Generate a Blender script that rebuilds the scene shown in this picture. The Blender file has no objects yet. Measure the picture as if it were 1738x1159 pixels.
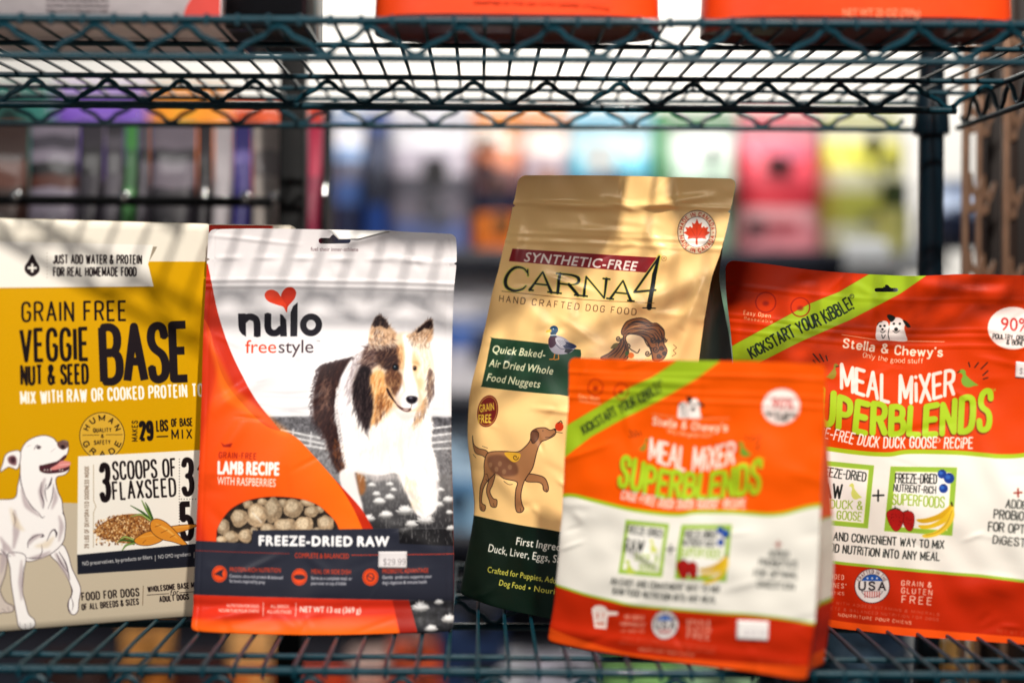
import bpy, math, random
import numpy as np
from mathutils import Vector, Matrix

# ------------------------------------------------------------------ camera, world, lamps, exposure
scene = bpy.context.scene
EYE = 1.30                       # camera height above the shop floor, metres
FPX, CX, CY = 2414.0, 815.0, 506.0   # focal length and principal point in photograph pixels (1738 wide)
ROLL = math.radians(0.4)
cam_d = bpy.data.cameras.new('camera'); cam = bpy.data.objects.new('camera', cam_d)
scene.collection.objects.link(cam); scene.camera = cam
cam_d.sensor_width = 36.0; cam_d.lens = 36.0 * FPX / 1738.0
cam_d.shift_x = (869.0 - CX) / 1738.0
cam_d.shift_y = -(579.5 - CY) / 1738.0
cam.location = (0, 0, EYE)
cam.rotation_euler = (math.pi / 2, 0, 0)
cam.matrix_world = Matrix.Translation((0, 0, EYE)) @ Matrix.Rotation(ROLL, 4, 'Y').inverted() @ Matrix.Rotation(math.pi / 2, 4, 'X')
cam_d.clip_start = 0.05; cam_d.clip_end = 60
cam_d.dof.use_dof = True; cam_d.dof.focus_distance = 1.295; cam_d.dof.aperture_fstop = 1.45
cam_d.dof.aperture_blades = 0

world = bpy.data.worlds.new('World'); scene.world = world; world.use_nodes = True
bgn = world.node_tree.nodes['Background']
bgn.inputs[0].default_value = (0.72, 0.86, 1.0, 1); bgn.inputs[1].default_value = 0.075

def lamp(name, loc, target, size, power, color):
    d = bpy.data.lights.new(name, 'AREA'); d.shape = 'DISK'; d.size = size; d.energy = power; d.color = color
    o = bpy.data.objects.new(name, d); scene.collection.objects.link(o)
    o.location = loc
    o.rotation_euler = (Vector(target) - Vector(loc)).to_track_quat('-Z', 'Y').to_euler()
    return o
lamp('ceiling_spot', (0.42, -0.27, EYE + 2.12), (0.0, 1.25, EYE), 0.11, 96, (1.0, 0.94, 0.86))
lamp('fill_panel', (-1.25, -1.2, EYE + 1.75), (0.1, 1.25, EYE), 1.0, 38, (1.0, 0.96, 0.92))  # added soft fill, lifts the package tops that the upper shelf shades
lamp('aisle_fill', (0.7, 2.5, EYE + 2.2), (0.6, 4.4, EYE + .3), 0.8, 35, (1.0, 0.97, 0.93))  # added unseen lamp that brightens the far packs
lamp('wall_fill', (0.4, 3.75, EYE + 2.3), (0.4, 4.6, EYE + .5), 1.0, 75, (1.0, 0.97, 0.93))  # added unseen lamp that keeps the far wall near white
scene.view_settings.view_transform = 'Standard'
scene.view_settings.look = 'None'
scene.view_settings.gamma = 1.0
scene.view_settings.exposure = 0.14
scene.cycles.max_bounces = 6

# ------------------------------------------------------------------ scene helpers
COL = scene.collection
def tag(o, label=None, cat=None, group=None, kind=None):
    if label: o['label'] = label
    if cat: o['category'] = cat
    if group: o['group'] = group
    if kind: o['kind'] = kind
    return o
def empty(name, loc=(0, 0, 0), label=None, cat=None, group=None):
    o = bpy.data.objects.new(name, None); COL.objects.link(o); o.location = loc
    o.empty_display_size = 0.02
    return tag(o, label, cat, group)
def link(name, me, mats=None, parent=None, smooth=True):
    """links a mesh given in world coordinates; under a parent it is stored relative to it"""
    if mats is not None:
        me.materials.clear()
        for m in (mats if isinstance(mats, (list, tuple)) else [mats]): me.materials.append(m)
    o = bpy.data.objects.new(name, me); COL.objects.link(o)
    if parent is not None:
        o.parent = parent
        w = Vector(parent.location); p = parent.parent
        while p is not None: w += Vector(p.location); p = p.parent
        o.matrix_parent_inverse = Matrix.Identity(4)
        me.transform(Matrix.Translation(-w))
    if smooth:
        me.polygons.foreach_set('use_smooth', [True] * len(me.polygons))
    return o
def mesh(verts, faces, name='m'):
    me = bpy.data.meshes.new(name); me.from_pydata([tuple(v) for v in verts], [], faces); me.update(); return me
class MB:
    def __init__(s): s.v = []; s.f = []; s.mi = []
    def add(s, vs, fs, mi=0):
        n = len(s.v); s.v += [tuple(v) for v in vs]; s.f += [tuple(i + n for i in f) for f in fs]; s.mi += [mi] * len(fs)
    def box(s, x0, x1, y0, y1, z0, z1, mi=0, bev=0.0):
        if bev <= 0:
            vs = [(x, y, z) for x in (x0, x1) for y in (y0, y1) for z in (z0, z1)]
            s.add(vs, [(0, 1, 3, 2), (4, 6, 7, 5), (0, 4, 5, 1), (2, 3, 7, 6), (0, 2, 6, 4), (1, 5, 7, 3)], mi); return
        b = bev                       # bevelled in plan and at both ends
        ring = [(x0 + b, y0), (x1 - b, y0), (x1, y0 + b), (x1, y1 - b), (x1 - b, y1), (x0 + b, y1), (x0, y1 - b), (x0, y0 + b)]
        cx, cy = (x0 + x1) / 2, (y0 + y1) / 2
        def ins(p): return (p[0] + (b if p[0] < cx else -b) * .7, p[1] + (b if p[1] < cy else -b) * .7)
        L = [[(*ins(p), z0) for p in ring], [(*p, z0 + b) for p in ring], [(*p, z1 - b) for p in ring], [(*ins(p), z1) for p in ring]]
        vs = sum(L, []); fs = [tuple(range(7, -1, -1)), tuple(range(24, 32))]
        for k in range(3):
            for i in range(8):
                j = (i + 1) % 8; fs.append((k * 8 + i, k * 8 + j, k * 8 + 8 + j, k * 8 + 8 + i))
        s.add(vs, fs, mi)
    def tube(s, pts, r, n=8, mi=0, closed=False):
        pts = [Vector(p) for p in pts]; m = len(pts); rings = []
        up = Vector((0.123, 0.31, 0.94))
        for i, p in enumerate(pts):
            a = pts[i - 1] if (i > 0 or closed) else p; b = pts[(i + 1) % m] if (i < m - 1 or closed) else p
            t = (b - a).normalized()
            if abs(t.dot(up)) > .98: up = Vector((1, 0, 0))
            x = t.cross(up).normalized(); y = x.cross(t)
            rr = r[i] if isinstance(r, (list, tuple)) else r
            rings.append([p + (x * math.cos(2 * math.pi * k / n) + y * math.sin(2 * math.pi * k / n)) * rr for k in range(n)])
        vs = sum(rings, []); fs = []
        for i in range(m if closed else m - 1):
            j = (i + 1) % m
            for k in range(n):
                l = (k + 1) % n; fs.append((i * n + k, i * n + l, j * n + l, j * n + k))
        if not closed: fs += [tuple(range(n - 1, -1, -1)), tuple((m - 1) * n + k for k in range(n))]
        s.add(vs, fs, mi)
    def build(s, name, mats, parent=None, smooth=True):
        me = mesh(s.v, s.f, name)
        o = link(name, me, mats, parent, smooth); me.polygons.foreach_set('material_index', s.mi)
        if smooth:
            me.set_sharp_from_angle(angle=math.radians(40))
        return o
def lin(c):
    out = []
    for v in c[:3]:
        v = v / 255.0
        out.append(v / 12.92 if v <= .04045 else ((v + .055) / 1.055) ** 2.4)
    return out
def mat(name, rgb, rough=.5, metal=0.0, noise=.12, scale=30, bump=0.0, bscale=200, coat=0.0, emit=None, trans=0.0, spec=.3):
    """procedural: a base colour modulated by noise, with fine relief and roughness variation"""
    m = bpy.data.materials.new(name); m.use_nodes = True; nt = m.node_tree; N = nt.nodes; L = nt.links
    p = N['Principled BSDF']; c = lin(rgb)
    tc = N.new('ShaderNodeTexCoord'); nz = N.new('ShaderNodeTexNoise')
    nz.inputs['Scale'].default_value = scale; nz.inputs['Detail'].default_value = 5
    L.new(tc.outputs['Object'], nz.inputs['Vector'])
    r = N.new('ShaderNodeValToRGB')
    r.color_ramp.elements[0].position = .3; r.color_ramp.elements[1].position = .7
    r.color_ramp.elements[0].color = (*[v * (1 - noise) for v in c], 1); r.color_ramp.elements[1].color = (*[min(1, v * (1 + noise)) for v in c], 1)
    L.new(nz.outputs['Fac'], r.inputs['Fac']); L.new(r.outputs['Color'], p.inputs['Base Color'])
    mr = N.new('ShaderNodeMapRange'); mr.inputs['To Min'].default_value = max(.03, rough - .08); mr.inputs['To Max'].default_value = rough + .08
    L.new(nz.outputs['Fac'], mr.inputs['Value']); L.new(mr.outputs['Result'], p.inputs['Roughness'])
    p.inputs['Metallic'].default_value = metal; p.inputs['Coat Weight'].default_value = coat; p.inputs['Specular IOR Level'].default_value = spec
    p.inputs['Transmission Weight'].default_value = trans
    if bump > 0:
        n2 = N.new('ShaderNodeTexNoise'); n2.inputs['Scale'].default_value = bscale; n2.inputs['Detail'].default_value = 4
        L.new(tc.outputs['Object'], n2.inputs['Vector'])
        b = N.new('ShaderNodeBump'); b.inputs['Strength'].default_value = bump; b.inputs['Distance'].default_value = .001
        L.new(n2.outputs['Fac'], b.inputs['Height']); L.new(b.outputs['Normal'], p.inputs['Normal'])
    if emit:
        p.inputs['Emission Color'].default_value = (*lin(rgb), 1); p.inputs['Emission Strength'].default_value = emit
    return m

# ------------------------------------------------------------------ measuring: photograph pixel -> ray -> plane
def rays(px):
    px = np.asarray(px, float).reshape(-1, 2)
    a = (px[:, 0] - CX) / FPX; b = -(px[:, 1] - CY) / FPX
    c, s = math.cos(ROLL), math.sin(ROLL)         # the camera's right-hand side is a little high
    return np.stack([a * c - b * s, np.ones_like(a), a * s + b * c], 1)
def proj(P):
    P = np.asarray(P, float).reshape(-1, 3)
    c, s = math.cos(ROLL), math.sin(ROLL)
    x, z = P[:, 0] / P[:, 1], (P[:, 2] - EYE) / P[:, 1]
    a = x * c + z * s; b = z * c - x * s
    return np.stack([CX + a * FPX, CY - b * FPX], 1)

class Plane:
    """upright or leaning plane of a package front: px,py is a point where it meets height z0; yaw>0 right side farther; lean back"""
    def __init__(s, px, py, z0, yaw, lean, depth=None):
        r = rays([(px, py)])[0]
        if depth is None: depth = (z0 - EYE) / r[2]
        s.O = np.array([r[0] * depth, depth, EYE + r[2] * depth])
        y, l = math.radians(yaw), math.radians(lean)
        s.r = np.array([math.cos(y), math.sin(y), 0.0]); s.b = np.array([-math.sin(y), math.cos(y), 0.0])
        s.u = math.cos(l) * np.array([0, 0, 1.0]) + math.sin(l) * s.b
        s.n = -(math.cos(l) * s.b - math.sin(l) * np.array([0, 0, 1.0]))
        s.E = np.array([0, 0, EYE])
    def loc(s, px):
        d = rays(px); t = ((s.O - s.E) @ s.n) / (d @ s.n)
        P = s.E + d * t[:, None] - s.O
        return np.stack([P @ s.r, P @ s.u], 1)
    def W(s, x, z, d=0.0):
        x = np.asarray(x, float); z = np.asarray(z, float); d = np.broadcast_to(np.asarray(d, float), x.shape)
        return s.O + x[..., None] * s.r + z[..., None] * s.u + d[..., None] * s.n

# ------------------------------------------------------------------ printing: a small raster painter (flat print only)
rng = np.random.RandomState(7)
def cr(pts, n=6, closed=False):
    """Catmull-Rom curve through the points"""
    p = np.asarray(pts, float)
    if len(p) < 3: return p
    q = np.vstack([p[-1], p, p[0], p[1]]) if closed else np.vstack([2 * p[0] - p[1], p, 2 * p[-1] - p[-2]])
    out = []
    for i in range(1, len(q) - 2):
        a, b, c, d = q[i - 1], q[i], q[i + 1], q[i + 2]
        for t in np.arange(n) / n:
            out.append(.5 * (2 * b + (c - a) * t + (2 * a - 5 * b + 4 * c - d) * t * t + (3 * b - a - 3 * c + d) * t ** 3))
    if not closed: out.append(p[-1])
    return np.array(out)
def ell(cx, cy, rx, ry=None, n=36, a0=0, a1=360, rot=0):
    ry = rx if ry is None else ry
    t = np.radians(np.linspace(a0, a1, n, endpoint=(a1 - a0) % 360 != 0)); x, y = rx * np.cos(t), ry * np.sin(t)
    c, s = math.cos(math.radians(rot)), math.sin(math.radians(rot))
    return np.stack([cx + x * c - y * s, cy + x * s + y * c], 1)
def stroke_polys(pts, w, taper=None, cap='round'):
    """quads along a polyline with round joints; w a number or one per point; taper (start,end) factors"""
    p = np.asarray(pts, float); n = len(p)
    ww = np.broadcast_to(np.asarray(w, float), (n,)).copy()
    if taper is not None: ww = ww * np.interp(np.linspace(0, 1, n), [0, .5, 1], [taper[0], 1, taper[1]])
    out = []
    for i in range(n - 1):
        d = p[i + 1] - p[i]; L = math.hypot(*d)
        if L < 1e-9: continue
        nn = np.array([-d[1], d[0]]) / L
        out.append(np.array([p[i] + nn * ww[i] / 2, p[i + 1] + nn * ww[i + 1] / 2, p[i + 1] - nn * ww[i + 1] / 2, p[i] - nn * ww[i] / 2]))
    rngi = range(n) if cap == 'round' else range(1, n - 1)
    for i in rngi:
        if ww[i] > .01: out.append(ell(p[i][0], p[i][1], ww[i] / 2, n=10))
    return out
def fnoise(h, w, cell, seed=0, octv=4):
    r = np.random.RandomState(seed); out = np.zeros((h, w)); amp = 1.; tot = 0
    for o in range(octv):
        c = max(1.5, cell / 2 ** o); gh, gw = int(h / c) + 3, int(w / c) + 3
        g = r.rand(gh, gw); y = np.arange(h) / c; x = np.arange(w) / c
        yi, xi = y.astype(int), x.astype(int); fy, fx = (y - yi), (x - xi); fy = (fy * fy * (3 - 2 * fy))[:, None]; fx = (fx * fx * (3 - 2 * fx))[None]
        a = g[yi][:, xi]; b = g[yi][:, xi + 1]; c2 = g[yi + 1][:, xi]; d = g[yi + 1][:, xi + 1]
        out += amp * ((a * (1 - fx) + b * fx) * (1 - fy) + (c2 * (1 - fx) + d * fx) * fy); tot += amp; amp *= .5
    return out / tot
def smooth01(t): t = np.clip(t, 0, 1); return t * t * (3 - 2 * t)
def blur(a, r):
    r = int(round(r))
    if r < 1: return a
    for _ in range(2):
        for ax in (0, 1):
            p = np.pad(a, [(r + 1, r) if ax == 0 else (0, 0), (r + 1, r) if ax == 1 else (0, 0)], mode='edge')
            c = np.cumsum(p, axis=ax)
            a = (c[2 * r + 1:] - c[:-(2 * r + 1)]) / (2 * r + 1) if ax == 0 else (c[:, 2 * r + 1:] - c[:, :-(2 * r + 1)]) / (2 * r + 1)
    return a

def grow(m, r):
    out = m.copy(); h, w = m.shape; n = 8; P = int(r) + 2; M = np.pad(m, P)
    for k in range(n):
        dx, dy = r * math.cos(2 * math.pi * k / n), r * math.sin(2 * math.pi * k / n); ix, iy = math.floor(dx), math.floor(dy); fx, fy = dx - ix, dy - iy
        g = lambda a, b: M[P + iy + b:P + iy + b + h, P + ix + a:P + ix + a + w]
        out = np.maximum(out, (g(0, 0) * (1 - fx) + g(1, 0) * fx) * (1 - fy) + (g(0, 1) * (1 - fx) + g(1, 1) * fx) * fy)
    return out
# stroke alphabet: cap height 10, 'width|strokes', ~ marks a smooth stroke
G = {}
for ln in '''A 6|0,0 3,10 6,0;1.1,3.5 4.9,3.5
B 5.5|0,0 0,10;~0,10 3,10 4.9,8.9 4.9,6.5 3.2,5.3 0,5.3;~0,5.3 3.4,5.3 5.4,4.2 5.4,1.3 3.4,0 0,0
C 5.3|~5.2,7.4 4.6,9.4 2.7,10 .8,9.3 0,7 0,3 .8,.7 2.7,0 4.6,.6 5.2,2.6
D 5.6|0,0 0,10;~0,10 2.6,10 4.8,9 5.5,6.6 5.5,3.4 4.8,1 2.6,0 0,0
E 4.7|4.7,10 0,10 0,0 4.7,0;0,5.2 4,5.2
F 4.5|4.5,10 0,10 0,0;0,5.2 3.8,5.2
G 5.5|~5.2,7.6 4.6,9.4 2.7,10 .8,9.3 0,7 0,3 .8,.7 2.7,0 4.6,.6 5.3,2.4 5.3,4.8;5.3,4.8 3,4.8
H 5.5|0,0 0,10;5.5,0 5.5,10;0,5.2 5.5,5.2
I .1|0,0 0,10
J 4|~4,10 4,3 3.4,.6 1.8,0 .4,.6 0,2.4
K 5.5|0,0 0,10;5.2,10 0,4;1.6,5.6 5.5,0
L 4.4|0,10 0,0 4.4,0
M 7|0,0 0,10 3.5,2 7,10 7,0
N 5.6|0,0 0,10 5.6,0 5.6,10
O 5.6|~2.8,10 .9,9.3 0,7 0,3 .9,.7 2.8,0 4.7,.7 5.6,3 5.6,7 4.7,9.3 2.8,10
P 5.2|0,0 0,10;~0,10 3,10 5,8.9 5.1,6 3.2,4.7 0,4.7
Q 5.6|~2.8,10 .9,9.3 0,7 0,3 .9,.7 2.8,0 4.7,.7 5.6,3 5.6,7 4.7,9.3 2.8,10;3.5,2.2 5.8,-.6
R 5.4|0,0 0,10;~0,10 3,10 5,8.9 5,6.2 3.2,5 0,5;2.8,5 5.4,0
S 5|~4.8,7.8 4.2,9.5 2.4,10 .6,9.3 .1,7.5 1.1,5.9 3.9,4.5 4.9,2.6 4.4,.7 2.4,0 .6,.5 0,2.4
T 5.4|0,10 5.4,10;2.7,10 2.7,0
U 5.4|~0,10 0,3 .8,.7 2.7,0 4.6,.7 5.4,3 5.4,10
V 5.8|0,10 2.9,0 5.8,10
W 8|0,10 2,0 4,8.5 6,0 8,10
X 5.6|0,10 5.6,0;5.6,10 0,0
Y 5.6|0,10 2.8,4.6 5.6,10;2.8,4.6 2.8,0
Z 5|0,10 5,10 0,0 5,0
0 5.2|~2.6,10 .8,9.3 0,7 0,3 .8,.7 2.6,0 4.4,.7 5.2,3 5.2,7 4.4,9.3 2.6,10
1 2.4|0,8 2.4,10 2.4,0
2 5|~.1,7.6 .8,9.5 2.5,10 4.4,9.3 4.8,7.4 3.6,5 0,0;0,0 5,0
3 4.9|~.2,8.2 1,9.7 2.6,10 4.4,9.3 4.7,7.2 3.8,5.6 2,5.3;~2,5.3 4,4.9 4.9,2.8 4.2,.7 2.5,0 .9,.3 0,1.9
4 5.4|4,0 4,10 0,3 5.4,3
5 4.9|4.6,10 .5,10 .3,5.4;~.3,5.4 2.4,6.2 4.4,5.2 4.9,3 4.2,.7 2.4,0 .8,.4 0,1.9
6 5|~4.6,8.6 3.8,9.8 2.5,10 .8,9.2 0,6.6 0,3 .8,.6 2.6,0 4.3,.7 5,3 4.3,5 2.6,5.7 .8,4.9 0,3.4
7 4.8|0,10 4.8,10 1.6,0
8 5|~2.5,5.4 .7,6.2 .2,8 .9,9.5 2.5,10 4.1,9.5 4.8,8 4.3,6.2 2.5,5.4 .6,4.4 0,2.5 .8,.6 2.5,0 4.2,.6 5,2.5 4.4,4.4 2.5,5.4
9 5|~.4,1.4 1.2,.2 2.5,0 4.2,.8 5,3.4 5,7 4.2,9.4 2.4,10 .7,9.3 0,7 .7,5 2.4,4.3 4.2,5.1 5,6.6
& 6.4|~6.2,0 1.2,7.4 1.2,9.2 2.6,10 4,9.2 3.9,7.6 .5,4.2 0,2.2 .9,.4 2.7,0 4.6,1 5.8,4.4
! .4|.2,10 .2,3.2;.2,.5 .2,0
. .3|.1,.3 .1,0
, .4|.3,.5 0,-1.4
- 3|0,4.8 3,4.8
+ 5|2.5,8 2.5,2;0,5 5,5
' .4|.3,10 0,7.8
* 2.4|1.2,10 1.2,7;0,9.3 2.4,7.8;2.4,9.3 0,7.8
% 7|1,0 6,10;~1.4,10 .2,9 .2,7 1.4,6 2.6,7 2.6,9 1.4,10;~5.6,4 4.4,3 4.4,1 5.6,0 6.8,1 6.8,3 5.6,4
$ 5|~4.8,7.8 4.2,9.5 2.4,10 .6,9.3 .1,7.5 1.1,5.9 3.9,4.5 4.9,2.6 4.4,.7 2.4,0 .6,.5 0,2.4;2.5,11.2 2.5,-1.2
| .2|0,-1 0,10.5
i .1|0,0 0,6.6;0,9 0,9.2
a 5|4.2,0 4.2,5;~4.2,4.6 3.8,6.2 2.2,6.6 .6,6;~4.2,3.8 1.6,3.8 .1,2.6 .3,.5 2,-.1 4.2,1.6
b 5|0,0 0,10;~0,5.4 1.6,6.6 3.8,6 4.8,3.3 3.8,.5 1.6,0 0,1
c 4.6|~4.5,5 3.6,6.3 2,6.6 .5,5.6 0,3.2 .6,.8 2.3,0 3.8,.3 4.6,1.5
d 5|4.8,0 4.8,10;~4.8,5.4 3.2,6.6 1,6 0,3.3 1,.5 3.2,0 4.8,1
e 4.8|~.1,3.5 4.7,3.5 4.4,5.4 2.6,6.6 .7,5.8 0,3.2 .8,.7 2.6,0 4.5,1.2
f 3.4|~3.6,9.6 2.6,10 1.5,9.2 1.3,7 1.3,0;0,6.4 3,6.4
g 5|~4.2,5.4 2.6,6.6 .9,6 .6,4.4 1.6,3 3.2,3.2 4.2,4.4 4,5.8;~1.4,2.9 .5,1.8 1.4,1 4,.4 4.8,-1.2 3,-2.8 .8,-2.3 .2,-1 1.2,.6
h 5|0,0 0,10;~0,4.8 1.5,6.4 3.4,6.4 4.6,5 4.6,0
k 4.8|0,0 0,10;4.2,6.6 0,2.8;1.6,4 4.8,0
l .1|0,0 0,10
m 8|0,0 0,6.6;~0,5 1.4,6.5 3,6.3 4,4.8 4,0;~4,5 5.4,6.5 7,6.3 8,4.8 8,0
n 4.8|0,0 0,6.6;~0,4.8 1.5,6.4 3.4,6.4 4.6,5 4.6,0
o 5|~2.5,6.6 .7,5.8 0,3.3 .7,.8 2.5,0 4.3,.8 5,3.3 4.3,5.8 2.5,6.6
p 5|0,-3 0,6.6;~0,5.4 1.6,6.6 3.8,6 4.8,3.3 3.8,.5 1.6,0 0,1
r 3.4|0,0 0,6.6;~0,4.4 1.2,6.2 3.4,6.3
s 4|~3.7,5.3 2.9,6.5 1.6,6.5 .4,5.7 .6,4.2 3.3,2.8 3.9,1.5 3,.2 1.6,0 .3,.5 0,1.6
t 3.2|~1.2,9 1.2,1.6 1.9,.1 3.4,.6;0,6.4 3,6.4
u 4.8|~0,6.6 0,1.8 1.2,.1 3.2,.3 4.7,2;4.7,6.6 4.7,0
v 5|0,6.6 2.5,0 5,6.6
w 7|0,6.6 1.7,0 3.5,6.2 5.3,0 7,6.6
y 5|0,6.6 2.6,0;~5,6.6 2.2,-1.2 1.2,-2.8 -.2,-2.8'''.split('\n'):
    ch, rest = ln.split(' ', 1); w, st = rest.split('|', 1)
    if ch == '|': w = '.2'; st = '0,-1 0,10.5'
    L = []
    for k in st.split(';'):
        sm = k.startswith('~'); P = [tuple(map(float, q.split(','))) for q in k.lstrip('~').split()]
        L.append((cr(P, 5) if sm else np.array(P), sm))
    G[ch] = (float(w), L)

_gc = {}
def bglyph(ch, off):
    """outline of one character of Blender's own font as triangles, cap height 1"""
    k = (ch, round(off, 3))
    if k in _gc: return _gc[k]
    obs = []
    for body in (ch + 'H', 'H', ch):
        cu = bpy.data.curves.new('glyph', 'FONT'); cu.body = body; cu.offset = off; cu.resolution_u = 3
        ob = bpy.data.objects.new('glyph', cu); COL.objects.link(ob); obs.append((ob, cu))
    dg = bpy.context.evaluated_depsgraph_get()
    def tri(o):
        me = o.evaluated_get(dg).to_mesh(); me.calc_loop_triangles()
        v = np.array([x.co[:2] for x in me.vertices]) if len(me.vertices) else np.zeros((0, 2))
        t = np.array([x.vertices[:] for x in me.loop_triangles], int).reshape(-1, 3); o.evaluated_get(dg).to_mesh_clear(); return v, t
    v, t = tri(obs[0][0]); vh, th = tri(obs[1][0]); vc, tc = tri(obs[2][0])
    H = vh[:, 1].max(); adv_end = v[:, 0].max() - vh[:, 0].max()      # advance of ch = shift of the H that follows
    T = vc[tc] / H if len(tc) else np.zeros((0, 3, 2))
    for o, c in obs: bpy.data.objects.remove(o); bpy.data.curves.remove(c)
    _gc[k] = (T, adv_end / H); return _gc[k]

class Canvas:
    """raster of one printed face, indexed in the face's own plane; fed with points measured in photograph pixels"""
    def __init__(s, pl, bx, ppm, base, pre=None):
        s.pl = pl; s.x0, s.x1, s.z0, s.z1 = bx; s.s = ppm
        s.w = int((s.x1 - s.x0) * ppm); s.h = int((s.z1 - s.z0) * ppm)
        s.im = np.empty((s.h, s.w, 3)); s.im[:] = np.array(base) / 255.; s.pre = pre
        s.foil = np.zeros((s.h, s.w))
        # photograph-pixel size of a texel near the middle
    def P(s, pts):
        p = np.asarray(pts, float).reshape(-1, 2)
        if s.pre is not None: p = s.pre(p)
        l = s.pl.loc(p); return np.stack([(l[:, 0] - s.x0) * s.s, (l[:, 1] - s.z0) * s.s], 1)
    def cover(s, polys, soft=0, texel=False, SS=4, evenodd=False):
        if len(polys) == 0: return None
        n = [len(p) for p in polys]; A = np.vstack(polys)
        if not texel: A = s.P(A)
        pad = int(soft * 2 + 3)
        X0 = max(0, int(A[:, 0].min()) - pad); X1 = min(s.w, int(A[:, 0].max()) + pad + 1)
        Y0 = max(0, int(A[:, 1].min()) - pad); Y1 = min(s.h, int(A[:, 1].max()) + pad + 1)
        if X1 <= X0 or Y1 <= Y0: return None
        a = []; b = []; i = 0
        for k in n:
            q = A[i:i + k]; i += k; r = np.roll(q, -1, 0)
            ar = np.sum(q[:, 0] * r[:, 1] - r[:, 0] * q[:, 1])
            if ar < 0 and not evenodd: q, r = r, q
            a.append(q); b.append(r)
        a = np.vstack(a); b = np.vstack(b); H = (Y1 - Y0) * SS; W = X1 - X0
        ya = (a[:, 1] - Y0) * SS - .5; yb = (b[:, 1] - Y0) * SS - .5; xa = a[:, 0] - X0; xb = b[:, 0] - X0
        sg = np.where(yb > ya, 1., -1.); lo = np.ceil(np.minimum(ya, yb)); hi = np.ceil(np.maximum(ya, yb))
        lo = np.clip(lo, 0, H); hi = np.clip(hi, 0, H); cnt = (hi - lo).astype(int); ok = cnt > 0
        ya, yb, xa, xb, sg, lo, cnt = (v[ok] for v in (ya, yb, xa, xb, sg, lo, cnt))
        if len(cnt) == 0: return None
        idx = np.repeat(np.arange(len(cnt)), cnt); st = np.cumsum(cnt) - cnt
        row = (np.arange(cnt.sum()) - st[idx] + lo[idx]).astype(int)
        x = xa[idx] + (row - ya[idx]) / (yb[idx] - ya[idx]) * (xb[idx] - xa[idx]); x = np.clip(x, 0, W - 1e-3)
        xi = x.astype(int); fr = x - xi; g = sg[idx]
        acc = np.bincount(row * (W + 2) + xi, g * (1 - fr), H * (W + 2)) + np.bincount(row * (W + 2) + xi + 1, g * fr, H * (W + 2))
        c = np.abs(np.cumsum(acc.reshape(H, W + 2), 1)[:, :W])
        c = np.abs((c + 1) % 2 - 1) if evenodd else np.clip(c, 0, 1)
        c = c.reshape(Y1 - Y0, SS, W).mean(1)
        if soft > 0: c = blur(c, soft)
        return X0, Y0, c
    def put(s, cv, col, a=1.0, clip=None, grain=0, gcell=6, seed=1):
        if cv is None: return
        X, Y, c = cv; h, w = c.shape; c = c * a
        if clip is not None: c = c * clip[Y:Y + h, X:X + w]
        col = np.array(col, float)
        col = col / 255.
        if grain:
            f = 1 + grain * (fnoise(h, w, gcell, seed, 3) - .5)[..., None] * 2; col = np.clip(col * f, 0, 1)
        r = s.im[Y:Y + h, X:X + w]; s.im[Y:Y + h, X:X + w] = r * (1 - c[..., None]) + col * c[..., None]
    def mask(s, pts, smooth=False, soft=0, closed=True):
        m = np.zeros((s.h, s.w)); cv = s.cover([cr(pts, 6, True) if smooth else np.array(pts)], soft)
        if cv is not None: X, Y, c = cv; m[Y:Y + c.shape[0], X:X + c.shape[1]] = c
        return m
    def poly(s, pts, col, smooth=False, soft=0, a=1., **k):
        s.put(s.cover([cr(pts, 6, True) if smooth else np.array(pts)], soft), col, a, **k)
    def line(s, pts, w, col, smooth=False, soft=0, a=1., taper=None, cap='round', **k):
        s.put(s.cover(stroke_polys(cr(pts, 6) if smooth else pts, w if np.isscalar(w) else w, taper, cap), soft), col, a, **k)
    def oval(s, cx, cy, rx, ry, col, soft=0, a=1., rot=0, **k):
        s.put(s.cover([ell(cx, cy, rx, ry, rot=rot)], soft), col, a, **k)
    def ring(s, cx, cy, rx, ry, w, col, a=1., a0=0, a1=360, **k):
        e = ell(cx, cy, rx, ry, 48, a0, a1)
        if a1 - a0 == 360: e = np.vstack([e, e[:1]])
        s.put(s.cover(stroke_polys(e, w, None, 'butt')), col, a, **k)
    def grad(s, pts, c0, c1, ang=90, smooth=False, soft=0, a=1., span=None):
        """two-ink ramp inside a shape, along ang degrees in the face (90 = upwards)"""
        cv = s.cover([cr(pts, 6, True) if smooth else np.array(pts)], soft)
        if cv is None: return
        X, Y, c = cv; h, w = c.shape; yy, xx = np.mgrid[0:h, 0:w]
        t = (xx * math.cos(math.radians(ang)) + yy * math.sin(math.radians(ang))); lo, hi = t[c > .3].min(), t[c > .3].max()
        t = np.clip((t - lo) / (hi - lo + 1e-6), 0, 1)[..., None]
        col = (np.array(c0) * (1 - t) + np.array(c1) * t) / 255.
        r = s.im[Y:Y + h, X:X + w]; c = (c * a)[..., None]; s.im[Y:Y + h, X:X + w] = r * (1 - c) + col * c
    def hairs(s, segs, col, w, a=1., soft=0, taper=(1, .15), clip=None):
        """many tapered strokes in one colour; segs rows x0,y0,x1,y1[,bend]"""
        P = []
        for q in segs:
            x0, y0, x1, y1 = q[:4]; be = q[4] if len(q) > 4 else 0
            mx, my = (x0 + x1) / 2 - (y1 - y0) * be, (y0 + y1) / 2 + (x1 - x0) * be
            P.append(_blade((x0, y0), (mx, my), (x1, y1), w * taper[0], w, w * taper[1]))
        s.put(s.cover(P, soft), col, a, clip=clip)
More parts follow.
